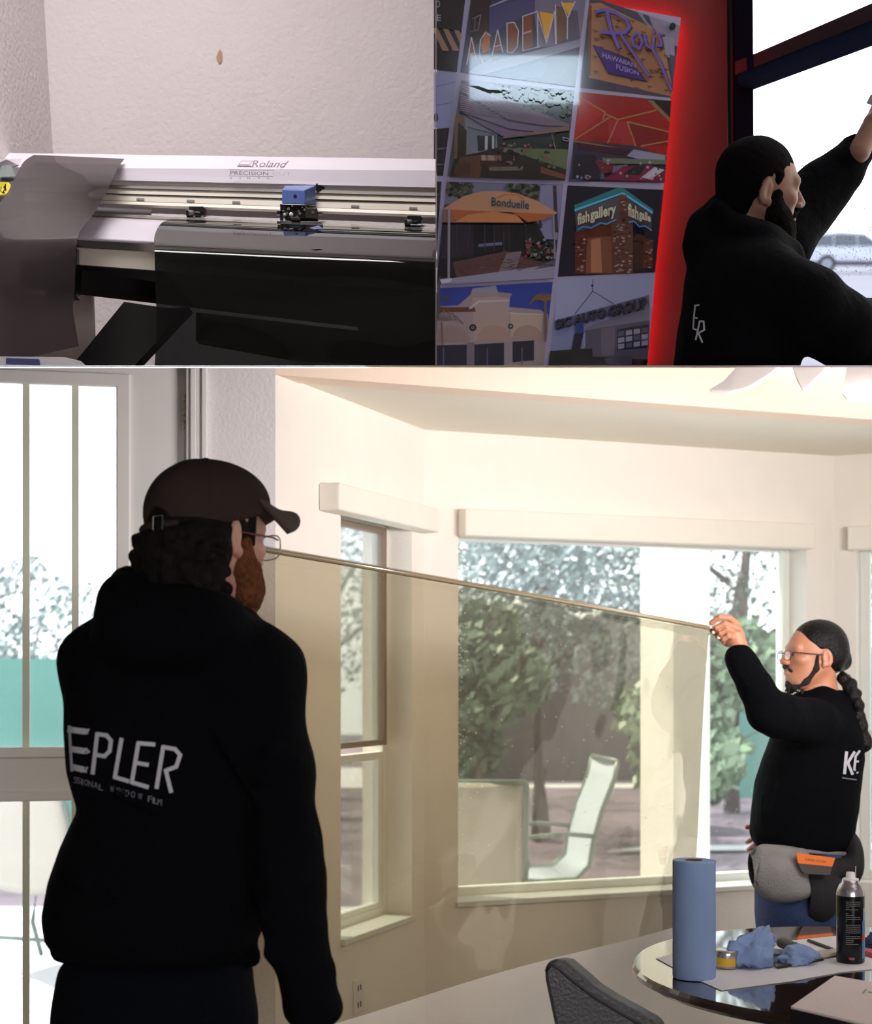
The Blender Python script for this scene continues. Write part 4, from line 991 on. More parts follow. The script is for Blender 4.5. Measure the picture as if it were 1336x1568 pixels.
def blobs(cs, x0, y0, x1, y1, n, s, seed):
    r = random.Random(seed); out = []
    for _ in range(n):
        x, y = r.uniform(x0, x1), r.uniform(y0, y1); k = r.randint(4, 6); q = s*r.uniform(.4, 1.3)
        out.append((r.choice(cs), [(x+q*math.cos(6.28*i/k+x)*r.uniform(.6, 1), y+q*math.sin(6.28*i/k+x)*r.uniform(.6, 1)) for i in range(k)]))
    return out
def ellipse(cx, cy, rx, ry, a0=0, a1=360, n=18): return [(cx+rx*math.cos(math.radians(a0+(a1-a0)*i/n)), cy+ry*math.sin(math.radians(a0+(a1-a0)*i/n))) for i in range(n+1)]
dk = (26, 20, 34); G1, G2, G3 = (30, 36, 34), (44, 52, 44), (20, 22, 26)
# 1 ACADEMY
it = [((44, 22, 32), [(185, -30), (300, -30), (285, 200), (180, 260)])]+S((110, 100, 130), [(195, 100), (240, 80), (225, 160), (185, 170)], 5)+S((110, 100, 130), [(210, 95), (205, 165)], 4)
it += [((70, 68, 120), [(285, 45), (530, -30), (530, 90), (470, 90), (380, 130), (330, 170), (285, 175)]), ((150, 150, 190), [(285, 40), (440, -20), (430, -30), (290, 30)]),
       ((118, 112, 140), [(530, -30), (820, -30), (820, 200), (780, 210), (600, 250), (545, 250), (530, 90)]), ((88, 80, 108), [(640, 30), (760, 60), (770, 215), (640, 235)]),
       ((138, 132, 160), [(175, 385), (230, 345), (420, 300), (790, 205), (790, 245), (430, 350), (180, 430)]), ((52, 48, 66), [(180, 420), (430, 350), (780, 250), (780, 480), (130, 440)]),
       ((70, 90, 110), [(280, 400), (560, 330), (600, 340), (570, 410), (400, 430)]), ((34, 28, 44), [(600, 460), (780, 330), (780, 490)])]
W8 = (206, 196, 214); OR = (176, 104, 36); BR = (128, 62, 30); YE = (226, 168, 48)
it += [(BR, [(165, 350), (185, 210), (205, 225), (212, 290), (190, 300)])]+S(W8, [(165, 345), (190, 200), (215, 320)], 5)+S(W8, [(175, 290), (210, 285)], 4)
it += [(OR, [(240, 240), (260, 180), (288, 178), (290, 270), (250, 290)])]+S(W8, [(292, 190), (265, 172), (238, 215), (232, 290), (250, 345), (300, 320)], 5)
it += [(BR, [(305, 280), (330, 165), (355, 275)])]+S(W8, [(300, 300), (330, 160), (358, 280)], 5)+S(W8, [(312, 250), (350, 240)], 4)
it += [(BR, [(382, 285), (382, 125), (425, 125), (442, 180), (430, 260), (405, 285)])]+S(W8, [(382, 280), (380, 124), (420, 120), (442, 165), (436, 250), (408, 285), (382, 280)], 5)
it += [(BR, [(465, 270), (465, 90), (520, 75), (515, 130), (520, 250)])]+S(W8, [(545, 60), (465, 88), (465, 272), (555, 250)], 5)+S(W8, [(468, 180), (510, 165)], 5)
it += [(YE, [(553, 62), (630, 75), (592, 225)])]+S(W8, [(545, 250), (545, 70), (592, 230), (635, 60), (640, 235)], 5)
it += [((110, 80, 60), [(645, 30), (700, 50), (700, 210), (645, 235)]), (YE, [(676, 15), (742, 15), (712, 90)])]+S(W8, [(640, 25), (645, 235)], 5)+S(W8, [(672, 10), (705, 95), (703, 210)], 5)+S(W8, [(705, 95), (745, 8)], 5)
picture('print of a building with large orange and yellow letters ACADEMY', A4, ((58, 54, 84), [(190, -30), (806, -30), (745, 465), (130, 388)]), it)
# 2 Roy's
it = [((140, 132, 160), [(1030, 0), (1320, 80), (1320, 260), (1180, 200)]), ((60, 66, 96), [(1085, 40), (1125, 50), (1165, 150), (1130, 120)]), ((150, 142, 170), [(1190, 180), (1275, 205), (1280, 320), (1230, 300)]), ((80, 78, 100), [(1250, 290), (1300, 310), (1270, 440)]),
      ((166, 118, 88), [(820, 20), (880, 15), (1210, 175), (1275, 520), (820, 415)]), ((110, 70, 56), [(820, 20), (835, 30), (828, 400), (812, 412)])]
r = random.Random(2)
for k in range(75):
    x = r.uniform(835, 1240); y = r.uniform(40, 500)
    if y > 410+(x-820)*.22 or y < 20+(x-880)*.5: continue
    it += [((112, 74, 62), [(x, y), (x+26, y+7), (x+24, y+13), (x+12, y+10), (x+9, y+24), (x+6, y+9), (x-1, y+6)])]
it += [((40, 26, 90), [(840, 238), (1035, 312), (1135, 440), (925, 395)]), ((66, 40, 132), [(848, 246), (1035, 320), (1122, 430), (925, 385)])]
it += TX((176, 160, 214), 'HAWAIIAN', [(892, 280), (1070, 340), (1070, 362), (892, 308)])+TX((176, 160, 214), 'FUSION', [(966, 342), (1086, 382), (1086, 404), (966, 370)])
PV = (108, 90, 178); PD = (48, 34, 92)
for c, o_, w in ((PD, 5, 15), (PV, 0, 13)):
    it += S(c, [(862+o_, 62+o_), (900+o_, 52+o_), (960+o_, 68+o_), (1020+o_, 105+o_), (1038+o_, 145+o_), (1010+o_, 175+o_), (950+o_, 178+o_), (885+o_, 170+o_)], w*1.3)
    it += S(c, [(918+o_, 70+o_), (935+o_, 150+o_), (980+o_, 255+o_)], w*1.4)+S(c, [(985+o_, 175+o_), (1040+o_, 260+o_), (1140+o_, 405+o_)], w)
    it += S(c, [(1075+o_, 175+o_), (1050+o_, 200+o_), (1060+o_, 245+o_), (1090+o_, 260+o_), (1105+o_, 225+o_), (1090+o_, 185+o_), (1075+o_, 175+o_)], w)
    it += S(c, [(1118+o_, 190+o_), (1130+o_, 245+o_), (1160+o_, 262+o_), (1168+o_, 200+o_)], w)+S(c, [(1160+o_, 262+o_), (1200+o_, 330+o_), (1260+o_, 480+o_)], w)
    it += S(c, [(1160+o_, 150+o_), (1170+o_, 175+o_)], w*.8)+S(c, [(1215+o_, 185+o_), (1190+o_, 180+o_), (1205+o_, 215+o_), (1210+o_, 245+o_), (1180+o_, 245+o_)], w*.9)
picture('print of a wooden shop sign with purple script reading Roy’s Hawaiian Fusion', A4, ((70, 64, 88), [(824, -20), (900, 5), (1312, 92), (1262, 524), (772, 470)]), it)
# 3 striped awning patio
it = [((34, 42, 40), [(270, 430), (740, 480), (720, 700), (560, 640)])]+blobs([(52, 62, 50), (70, 84, 62), (24, 30, 32), (88, 100, 76)], 280, 430, 745, 640, 160, 26, 4)
it += [((118, 122, 140), [(130, 600), (330, 690), (330, 800), (150, 830)]), ((30, 40, 56), [(220, 725), (320, 728), (318, 795), (225, 810)]), ((180, 184, 200), [(262, 728), (278, 728), (276, 800), (262, 802)]), ((180, 184, 200), [(300, 728), (312, 728), (312, 795), (300, 796)]),
       ((24, 44, 44), [(325, 728), (710, 740), (712, 800), (330, 800)]), ((20, 24, 26), [(640, 700), (715, 700), (712, 805), (640, 800)]), ((96, 108, 80), [(370, 790), (705, 800), (700, 905), (600, 880)]), ((104, 86, 78), [(95, 600), (150, 620), (165, 800), (100, 950)]), ((50, 40, 34), [(120, 650), (165, 700), (160, 850), (110, 900)])]
it += [((40, 34, 36), [(100, 850), (330, 790), (620, 880), (700, 910), (690, 965), (70, 950)]), ((88, 56, 46), [(130, 840), (260, 830), (230, 960), (100, 950)]), ((72, 46, 40), [(100, 880), (185, 870), (185, 935), (95, 945)])]
it += [((120, 90, 80), [(238, 830), (350, 832), (350, 885), (245, 890)]), ((160, 140, 128), [(243, 832), (262, 828), (268, 855), (248, 860)]), ((150, 128, 116), [(278, 832), (312, 834), (312, 858), (280, 858)]), ((60, 34, 30), [(235, 860), (355, 862), (355, 890), (238, 892)]), ((110, 96, 92), [(280, 895), (470, 890), (460, 912), (290, 915)]), ((110, 70, 60), [(560, 890), (690, 935), (690, 960), (560, 925)])]
it += blobs([(110, 100, 96), (50, 52, 50), (150, 80, 90), (84, 90, 70), (30, 30, 30)], 330, 770, 640, 900, 60, 12, 9)
ap = [(125, 440), (715, 665), (715, 700), (365, 735), (130, 600)]
it += [((110, 92, 124), ap)]
for k in range(26):
    f = k/26; a = (128, 450+f*150); c = (716-f*30, 668+f*18); it += [((80, 44, 58) if k % 2 else (168, 150, 174), [a, (128, 450+(f+.5/26)*150), (716-(f+.5/26)*30, 668+(f+.5/26)*18), c])]
it += S((26, 20, 40), [(130, 490), (250, 560), (390, 645), (560, 672), (715, 680)], 6)+S((26, 20, 40), [(130, 600), (250, 640), (390, 690), (520, 705)], 5)+S((26, 20, 40), [(170, 680), (320, 720)], 4)
it += [((120, 96, 84), [(360, 735), (715, 672), (715, 698), (360, 742)])]+S((130, 126, 140), [(620, 715), (640, 800)], 4)+S((170, 170, 190), [(680, 735), (710, 742), (708, 755), (682, 750), (680, 735)], 3)
it += [((128, 132, 160), [(130, 425), (260, 440), (400, 480), (280, 480)])]
picture('print of a garden patio under a pink and white striped awning', A4, ((92, 96, 110), [(135, 428), (742, 484), (692, 968), (60, 945)]), it)
# 4 red umbrellas over cars
it = [((150, 24, 28), [(760, 490), (1130, 530), (1260, 640), (1245, 840), (1060, 780), (735, 750)]), ((176, 34, 30), [(770, 500), (905, 600), (740, 740)]), ((124, 20, 30), [(1025, 652), (1245, 705), (1245, 780), (1070, 782)]), ((160, 40, 52), [(920, 640), (1025, 655), (1060, 780), (930, 760)]), ((30, 22, 26), [(1150, 535), (1262, 545), (1258, 625)]), ((134, 110, 80), [(1130, 535), (1165, 540), (1260, 640), (1255, 655)])]
for s_ in ([(745, 745), (935, 625)], [(920, 765), (975, 640), (1180, 590)], [(905, 610), (975, 640)], [(1025, 652), (1245, 705)], [(1025, 652), (1070, 782)], [(1100, 782), (1245, 755)], [(770, 520), (905, 600), (895, 640)]): it += S((170, 130, 84), s_, 6)
it += S((150, 120, 80), [(740, 755), (1235, 835)], 5)+[((60, 18, 50), [(755, 765), (1050, 800), (1230, 845), (1225, 850), (1040, 835), (760, 800)])]
it += TX((120, 24, 36), 'EMERALD', [(840, 730), (1000, 745), (998, 758), (840, 745)])
it += [((140, 140, 170), [(1020, 835), (1060, 800), (1225, 830), (1230, 855), (1080, 850)]), ((100, 110, 90), [(890, 845), (1235, 855), (1230, 880), (900, 875)]), ((70, 74, 110), [(730, 820), (900, 860), (900, 960), (715, 970)]), ((34, 30, 52), [(735, 825), (850, 828), (885, 900), (880, 960), (725, 960)]), ((110, 30, 52), [(850, 860), (960, 880), (955, 920), (890, 930)]), ((96, 100, 140), [(950, 890), (1030, 880), (990, 930), (940, 945)]), ((120, 26, 62), [(900, 965), (1000, 890), (1140, 880), (1225, 915), (1220, 975)]), ((30, 34, 44), [(1000, 935), (1060, 890), (1130, 885), (1090, 940)]), ((180, 180, 200), [(1100, 950), (1170, 895), (1225, 910), (1150, 960)]), ((16, 14, 24), ellipse(810, 945, 28, 24)), ((120, 120, 150), ellipse(810, 948, 14, 13))]
it += blobs([(60, 56, 80), (120, 30, 50), (150, 150, 180), (20, 20, 30)], 730, 850, 1210, 970, 40, 9, 12)
picture('print of red parasols above parked cars', A4, ((54, 48, 70), [(768, 492), (1262, 540), (1225, 978), (712, 970)]), it)
# 5 Bonduelle canopy
it = [((120, 122, 150), [(40, 30), (680, 45), (680, 140), (40, 150)])]+blobs([(50, 60, 46), (70, 84, 56), (30, 36, 34), (90, 84, 90)], 50, 30, 190, 110, 50, 20, 3)+blobs([(50, 60, 46), (66, 80, 56), (34, 40, 36), (96, 100, 90)], 380, 40, 585, 130, 70, 20, 5)
it += [((132, 130, 168), [(560, 45), (680, 50), (650, 340), (530, 330), (540, 240)]), ((60, 50, 70), [(625, 50), (645, 50), (655, 300), (635, 300)])]+blobs([(40, 44, 40), (60, 70, 54)], 480, 240, 560, 320, 30, 18, 15)
it += [((22, 22, 34), [(15, 240), (540, 250), (640, 440), (10, 560)]), ((40, 36, 56), [(30, 240), (200, 245), (200, 420), (30, 440)])]+S((100, 100, 140), [(230, 370), (350, 360)], 16)
for x in (110, 180, 260, 310, 360, 390, 480): it += S((52, 48, 70), [(x, 255), (x+4, 400)], 5)
it += [((92, 62, 66), [(90, 460), (380, 400), (600, 470), (650, 460), (640, 480), (110, 550)]), ((120, 108, 120), [(380, 410), (460, 400), (420, 520), (330, 520)]), ((150, 146, 176), [(20, 580), (90, 545), (640, 470), (640, 545)]), ((96, 92, 118), [(640, 440), (640, 480), (520, 500)])]
for k in range(60): 
    rr = random.Random(k); x = rr.uniform(110, 620); y = 555-(x-100)*.13-rr.uniform(8, 90); it += [((110, 74, 74) if k % 2 else (70, 48, 54), [(x, y), (x+22, y-3), (x+23, y+1), (x+1, y+4)])]
it += blobs([(40, 50, 44), (60, 74, 58), (130, 130, 140), (24, 28, 30), (150, 60, 80)], 480, 340, 640, 440, 90, 13, 6)
arch = [(40, 172), (150, 105), (240, 82), (330, 78), (430, 90), (540, 130), (650, 195), (640, 203)]
it += [((186, 140, 112), arch+[(40, 176)]), ((172, 96, 60), [(75, 178), (310, 188), (170, 205), (105, 245)]), ((172, 96, 60), [(640, 204), (400, 190), (440, 210), (490, 246), (560, 235)]), ((196, 128, 84), [(170, 205), (310, 188), (430, 205), (470, 248), (100, 246)]), ((140, 104, 92), [(30, 175), (75, 178), (105, 248), (32, 246)])]
it += S((210, 90, 50), [(328, 115), (370, 98), (430, 97), (470, 122)], 6)+TX((40, 74, 100), 'Bonduelle', [(298, 112), (500, 132), (498, 176), (296, 158)], offset=.02)
it += S((150, 140, 160), [(70, 175), (68, 545)], 13)+S((140, 134, 150), [(630, 205), (638, 440)], 8)+[((190, 190, 210), [(20, 550), (85, 545), (80, 565), (30, 575)])]
picture('print of a beige entrance canopy reading Bonduelle over a brick path', A5, ((60, 58, 78), [(56, 28), (682, 44), (632, 548), (2, 580)]), it)
# 6 fish gallery
it = [((22, 60, 74), [(735, 160), (1000, 60), (1165, 185), (1000, 100)]), ((44, 120, 130), [(740, 155), (985, 55), (1000, 62), (1000, 80), (745, 175)]), ((44, 120, 130), [(1000, 60), (1165, 180), (1160, 195), (1000, 85)]), ((90, 190, 240), [(742, 176), (1000, 84), (1000, 94), (742, 188)]), ((90, 190, 240), [(1000, 84), (1162, 190), (1160, 202), (1000, 96)]),
      ((86, 80, 92), [(745, 190), (985, 105), (985, 230), (750, 300)]), ((74, 66, 76), [(1015, 110), (1155, 205), (1155, 290), (1020, 230)])]
it += [((96, 44, 34), [(745, 300), (945, 245), (945, 320), (800, 345), (800, 520), (745, 520)]), ((130, 76, 58), [(810, 330), (942, 320), (942, 520), (800, 520)]), ((180, 120, 96), [(830, 340), (880, 330), (890, 515), (830, 515)]), ((60, 34, 32), [(1055, 310), (1120, 320), (1120, 490), (1060, 515)]), ((96, 44, 34), [(1110, 330), (1160, 345), (1160, 495), (1110, 490)]), ((104, 70, 66), [(980, 100), (1020, 100), (1055, 240), (1055, 520), (942, 520), (942, 260), (985, 220)])]
r = random.Random(4)
for k in range(190):
    z = r.random()
    if z < .55: x, y = r.uniform(945, 1042), r.uniform(250, 510)
    elif z < .7: x, y = r.uniform(985, 1010), r.uniform(110, 240)
    elif z < .85: x, y = r.uniform(745, 790), r.uniform(310, 510)
    else: x, y = r.uniform(1110, 1150), r.uniform(340, 485)
    it += [(r.choice([(170, 140, 134), (132, 56, 40), (96, 40, 34), (190, 170, 164), (120, 80, 70)]), [(x, y), (x+14, y), (x+14, y+7), (x, y+7)])]
for c, o_ in (((14, 14, 22), 3), ((206, 204, 176), 0)): it += TX(c, 'fish', [(758+o_, 200+o_), (822+o_, 180+o_), (822+o_, 242+o_), (758+o_, 262+o_)], offset=.03)+TX(c, 'gallery', [(826+o_, 178+o_), (965+o_, 140+o_), (965+o_, 222+o_), (826+o_, 252+o_)], offset=.03)+TX(c, 'fish', [(1028+o_, 140+o_), (1085+o_, 165+o_), (1085+o_, 236+o_), (1028+o_, 212+o_)], offset=.03)+TX(c, 'galle', [(1088+o_, 172+o_), (1150+o_, 205+o_), (1150+o_, 258+o_), (1088+o_, 240+o_)], offset=.03)
it += S((70, 150, 220), [(758, 286), (790, 268), (830, 276), (880, 250), (915, 255), (965, 232)], 6)+S((70, 150, 220), [(1035, 245), (1060, 240), (1090, 270), (1120, 265), (1155, 290)], 6)
picture('print of a corner building at night with neon letters fish gallery', A5, ((18, 16, 44), [(705, 48), (1220, 72), (1174, 515), (652, 538)]), it)
# 7 stucco building with blue sky
it = [((40, 62, 160), [(0, 600), (625, 565), (610, 760), (0, 690)]), ((150, 150, 172), [(195, 600), (320, 585), (340, 640), (180, 650)]), ((156, 138, 146), [(0, 700), (120, 690), (200, 620), (400, 630), (392, 700), (560, 715), (600, 740), (590, 1020), (0, 1020)]), ((174, 150, 150), [(195, 650), (390, 640), (390, 880), (200, 880)]), ((182, 160, 150), [(395, 730), (575, 740), (560, 860), (400, 860)]),
      ((96, 56, 50), [(0, 700), (205, 700), (215, 725), (0, 730)]), ((150, 130, 140), [(335, 620), (410, 628), (395, 650), (335, 645)]), ((190, 184, 196), [(175, 705), (230, 665), (392, 660), (392, 668), (232, 675), (185, 712)]), ((190, 184, 196), [(395, 728), (575, 738), (575, 742), (395, 736)])]
it += [((150, 126, 130), ellipse(80, 890, 105, 92, 180, 360)), ((170, 140, 132), ellipse(310, 880, 92, 84, 180, 360)), ((166, 138, 130), ellipse(490, 870, 82, 74, 180, 360)), ((24, 26, 54), [(0, 905), (165, 900), (165, 1020), (0, 1020)]), ((26, 26, 54), [(205, 900), (365, 890), (365, 1020), (205, 1020)]), ((24, 26, 50), [(410, 885), (525, 878), (525, 985), (410, 995)]), ((120, 108, 124), [(165, 890), (205, 890), (205, 1020), (165, 1020)]), ((150, 136, 150), [(365, 885), (408, 885), (408, 990), (365, 1020)])]
for x in (40, 275, 460): it += S((90, 90, 124), [(x, 920), (x, 1010)], 6)
it += [((24, 20, 34), ellipse(198, 810, 19, 19)), ((150, 140, 150), ellipse(198, 810, 9, 9)), ((24, 20, 34), ellipse(400, 803, 14, 14)), ((150, 140, 150), ellipse(400, 803, 7, 7))]
it += S((24, 20, 34), [(180, 810), (216, 810)], 3)+S((24, 20, 34), [(198, 792), (198, 828)], 3)
for k in range(9): a = math.radians(200+k*18); it += S((116, 100, 108), [(40, 770), (40+80*math.cos(a), 780+60*math.sin(a)), (40+110*math.cos(a), 800+40*math.sin(a))], 7)
for k in range(11): a = math.radians(190+k*16); it += S((120, 96, 60), [(580, 665), (580+55*math.cos(a), 660+35*math.sin(a)), (580+80*math.cos(a), 690+30*math.sin(a))], 7)
it += S((110, 90, 80), [(585, 670), (590, 880)], 16)+S((110, 90, 80), [(30, 780), (36, 900)], 8)
for k in range(5): it += S((60, 70, 84), [(0, 630), (70, 650+k*4)], 5)
picture('print of a pink stucco arcade with arches under a blue sky', A5, ((120, 108, 130), [(-10, 600), (626, 565), (575, 1030), (-10, 1030)]), it)
# 8 SIC AUTO GROUP
it = [((160, 164, 208), [(640, 550), (1180, 515), (1160, 700), (640, 800)]), ((122, 120, 148), [(800, 810), (1145, 690), (1140, 775), (800, 830)]), ((88, 84, 108), [(795, 825), (1145, 770), (1140, 1020), (795, 960)]), ((40, 38, 60), [(970, 820), (1140, 790), (1130, 920), (970, 930)]), ((110, 104, 128), [(885, 815), (960, 805), (955, 960), (885, 960)])]
for i in range(4):
    for j in range(3): x = 975+i*42; y = 832+j*34-i*6; it += [((150, 150, 180) if (i+j) % 3 else (84, 90, 120), [(x, y), (x+34, y-5), (x+34, y+20), (x, y+26)])]
it += [((90, 92, 130), [(636, 772), (1140, 635), (1144, 695), (640, 822)])]
for c, o_ in (((20, 18, 34), 4), ((48, 44, 66), 0)): it += TX(c, 'SIC AUTO GROUP', [(640+o_, 768+o_), (1128+o_, 645+o_), (1132+o_, 706+o_), (640+o_, 820+o_)], offset=.035)
it += S((20, 20, 40), [(745, 735), (840, 615), (950, 682)], 4)+S((60, 60, 90), [(840, 552), (838, 615)], 4)+[((20, 18, 34), ellipse(837, 586, 6, 7))]
it += [((30, 50, 130), [(748, 785), (790, 780), (792, 845), (745, 842)]), ((20, 20, 50), [(742, 842), (790, 840), (772, 930), (725, 928)]), ((140, 150, 200), [(790, 850), (800, 830), (800, 910), (785, 915)]), ((18, 16, 28), [(600, 935), (835, 920), (840, 960), (760, 1020), (595, 1020)]), ((30, 28, 44), [(740, 960), (1140, 980), (1120, 1030), (740, 1030)]), ((80, 76, 96), [(900, 975), (1050, 960), (1050, 1010), (920, 1010)])]
picture('print of a crane lifting the sign SIC AUTO GROUP onto a building', A5, ((140, 146, 196), [(652, 560), (1174, 522), (1130, 1040), (600, 1040)]), it)
# 9-12 left column, cut by the picture edge
it = TX((190, 184, 200), 'O', [(0, 0), (22, 6), (20, 40), (0, 40)])+TX((190, 184, 200), 'E', [(4, 78), (26, 80), (26, 112), (4, 112)])
for k in range(4): it += [((150, 120, 104), [(-20+k*55, 150), (8+k*55, 150), (70+k*55, 272), (35+k*55, 272)])]
it += [((24, 20, 34), [(-5, 272), (130, 285), (110, 384), (-5, 372)]), ((24, 20, 34), [(-5, 130), (140, 130), (140, 165), (-5, 150)])]
picture('dark print of an awning with black and tan stripes, top left', A4, ((34, 28, 42), [(-12, -30), (160, -30), (112, 384), (-12, 372)]), it)
it = S((90, 88, 110), [(0, 465), (100, 438)], 3)+S((90, 88, 110), [(0, 565), (90, 548)], 3)+[((50, 46, 60), ellipse(0, 630, 12, 25))]
picture('pale print of a white wall, left edge of the board', A4, ((150, 152, 200), [(-12, 385), (112, 398), (75, 680), (-12, 684)]), it)
it = S((90, 84, 110), [(0, 800), (60, 792)], 6)+S((120, 116, 140), [(0, 880), (45, 880)], 5)+S((60, 56, 80), [(50, 700), (35, 930)], 4)
picture('dark print of a shop front, left edge of the board', A4, ((40, 34, 48), [(-12, 690), (72, 684), (38, 942), (-12, 942)]), it)
it = S((100, 100, 120), [(0, 100), (30, 95)], 5)+blobs([(50, 58, 46), (30, 34, 34), (96, 92, 110)], 0, 150, 30, 560, 20, 10, 2)
picture('narrow dark print at the left edge beside the canopy print', A5, ((40, 38, 54), [(-12, 28), (30, 28), (-4, 500), (-12, 560)]), it)

# --- outside: parking lot, car and bare trees
M_asph = mat('asphalt', (84, 82, 96), .8, bump=.3, bscale=2, var=.12, vscale=.3)
def LG(px, py):  # point of the lot surface seen at this pixel
    s = (CY-385)/F; k = (CY-py)/F; d = .87/(s-k); return P(px, py, d)
b = MB()
q = [LG(1100, 565), LG(1560, 565), LG(1560, 397), LG(1100, 397)]; b.hexa([p-Vector((0, 0, .3)) for p in q], q); struct(b.build('ground_parking', M_asph))
tdir = Vector((0, 1, (CY-385)/F)).normalized(); tup = Vector((0, -tdir.z, tdir.y)); R3 = Vector((1, 0, 0))
def CP(o, x, y, z): return o+R3*x+tdir*y+tup*z
M_car = mat('white_car_paint', (170, 173, 190), .35, coat=.3); M_cglass = mat('car_glass', (46, 50, 66), .15, spec=.8); M_tyre = mat('tyre_rubber', (28, 28, 32), .8)
def car(px, py, label, mp, L=4.6, ry=0):
    c = LG(px, py); t = thing('parked_car', c, label, 'car')
    side = [(0, .45), (.03, .85), (.12, 1.0), (.5, 1.42), (.75, 1.58), (1.5, 1.63), (2.4, 1.55), (3.1, 1.12), (4.1, .98), (4.5, .8), (4.6, .45), (4.5, .28), (.1, .28)]
    b = MB(); n = len(side)
    def rr(y): return [CP(c, x+(.0), y, z) for x, z in side]
    prof = []
    for y, ins in ((-.9, .0), (-.88, .0)): pass
    ring = []
    for y in (0, .06, 1.74, 1.8):
        r = []
        for x, z in side:
            tum = .16*max(0, (z-.95)/.65) ; yy = y+(tum if y < .9 else -tum); e = .03 if y in (0, 1.8) else 0
            r.append(CP(c, x+(e if x < 2 else -e), yy, z-(e if z > 1 else 0)))
        ring.append(r)
    for r in ring: b.v += [tuple(p) for p in r]
    for k in range(3):
        for i in range(n): b.f.append((k*n+i, k*n+(i+1) % n, (k+1)*n+(i+1) % n, (k+1)*n+i)); b.m.append(0)
    b.f += [tuple(range(n)), tuple(range(3*n, 4*n))[::-1]]; b.m += [0, 0]
    b.build('body', mp, t, bevel=.04)
    def sidepoly(name, pts, m, off=-.02, th=.03):
        b = MB(); A = []
        for x, z in pts: tum = .16*max(0, (z-.95)/.65); A.append(CP(c, x, tum+off, z))
        k = len(A); b.add(A+[p+tdir*th for p in A], [tuple(range(k)), tuple(range(k, 2*k))[::-1]]+[(i, (i+1) % k, k+(i+1) % k, k+i) for i in range(k)]); return b.build(name, m, t)
    sidepoly('rear_window', [(.42, 1.05), (.62, 1.42), (1.15, 1.48), (1.15, 1.06)], M_cglass)
    sidepoly('side_window', [(1.22, 1.06), (1.22, 1.49), (2.05, 1.48), (2.1, 1.07)], M_cglass)
    sidepoly('side_window', [(2.18, 1.07), (2.14, 1.48), (2.4, 1.46), (2.95, 1.09)], M_cglass)
    sidepoly('tail_light', [(.02, .95), (.1, 1.2), (.42, 1.08), (.4, .92)], mat('tail_red', (190, 40, 50), .3), -.03)
    sidepoly('lower_cladding', [(.05, .3), (.05, .45), (.6, .48), (4.0, .48), (4.55, .45), (4.5, .3)], mat('cladding', (70, 70, 80), .7), -.015)
    for x in (.95, 3.75):
        for y in (-.03, 1.63):
            b = MB(); b.lathe(CP(c, x, y, .35), [(.001, 0), (.33, 0), (.36, .03), (.36, .2), (.001, .2)], 24, axis=tdir); w = b.build('wheel', M_tyre, t, smooth=False)
            if y < 0:
                b = MB(); b.lathe(CP(c, x, y-.01, .35), [(.001, 0), (.22, 0), (.23, .02)], 20, axis=tdir); b.build('hubcap', mat('hub_grey', (130, 132, 146), .3, metal=.6), w)
car(1229, 418.5, 'white sport utility car parked outside behind the bearded man’s outstretched arm', M_car)
M_bare = mat('bare_branch', (96, 86, 90), .9)
def bare_tree(px, d, base_row, top_row, spread, seed, label):
    rnd = random.Random(seed); o = P(px, base_row, d); H = (base_row-top_row)/F*d; t = thing('bare_tree', o, label, 'tree')
    tb = MB(); bb = MB()
    def br(p, dr, L, r, lv):
        q = p+dr*L; m = p.lerp(q, .5)+Vector((rnd.uniform(-1, 1), 0, rnd.uniform(-1, 1)))*L*.06
        (tb if lv == 0 else bb).tube([p, m, q], [r, r*.8, r*.55], 5, cap=False)
        if lv < 4:
            for k in range(3 if lv < 3 else 4):
                a = rnd.uniform(-1, 1)*.75; nd = (dr+Vector((math.sin(a)*spread, rnd.uniform(-.5, .5), rnd.uniform(-.1, .5)))).normalized(); br(p.lerp(q, rnd.uniform(.5, 1)), nd, L*rnd.uniform(.55, .75), r*.55, lv+1)
    br(o, Vector((0, -.25, 1)).normalized(), H*.38, H*.014, 0); tb.build('trunk', M_bare, t); bb.build('branches', M_bare, t)
    return t
bare_tree(1186, 62, 400, 190, .7, 1, 'thin bare tree outside, its top showing above the bearded man’s head')
bare_tree(1268, 66, 400, 285, .9, 2, 'bare tree behind the left end of the white car')
bare_tree(1330, 64, 400, 275, 1.0, 5, 'bare tree at the right edge behind the white car')
b = MB(); A = [LG(1180, 400), LG(1500, 400)]; rnd = random.Random(2)
for k in range(1500):
    p = A[0].lerp(A[1], rnd.random()); z = rnd.random()**2*1.6; q = CP(p, 0, rnd.uniform(-1, 1), z); s = .1; a = Vector((rnd.gauss(0, 1), rnd.gauss(0, 1), rnd.gauss(0, 1))).normalized(); t_ = a.orthogonal(); w_ = a.cross(t_)
    b.add([q-t_*s, q+w_*s, q+t_*s, q-w_*s], [(0, 1, 2, 3)])
o = b.build('hedge', mat('hedge_green', (90, 104, 96), .8)); tag(o, 'low green-grey hedge along the far side of the parking lot', 'hedge')
# droplets on the shop window
b = MB(); rnd = random.Random(7)
for k in range(480):
    px = rnd.uniform(1225, 1336); py = rnd.gauss(372, 34) if rnd.random() < .75 else rnd.uniform(300, 440)
    if py > 425 or py < 290: continue
    r_ = rnd.uniform(.0008, .0019); c = P(px, py, wd(px)+.02)
    b.add([c+Vector((r_, 0, 0)), c+Vector((0, 0, r_*1.2)), c-Vector((r_, 0, 0)), c-Vector((0, 0, r_*1.2)), c-Vector((0, r_, 0))], [(0, 1, 4), (1, 2, 4), (2, 3, 4), (3, 0, 4)])
o = b.build('spray_droplets', mat('droplet_grey', (150, 146, 158), .2), smooth=True); tag(o, 'fine water spray beaded on the shop window in front of the white car', 'water droplets', kind='stuff')
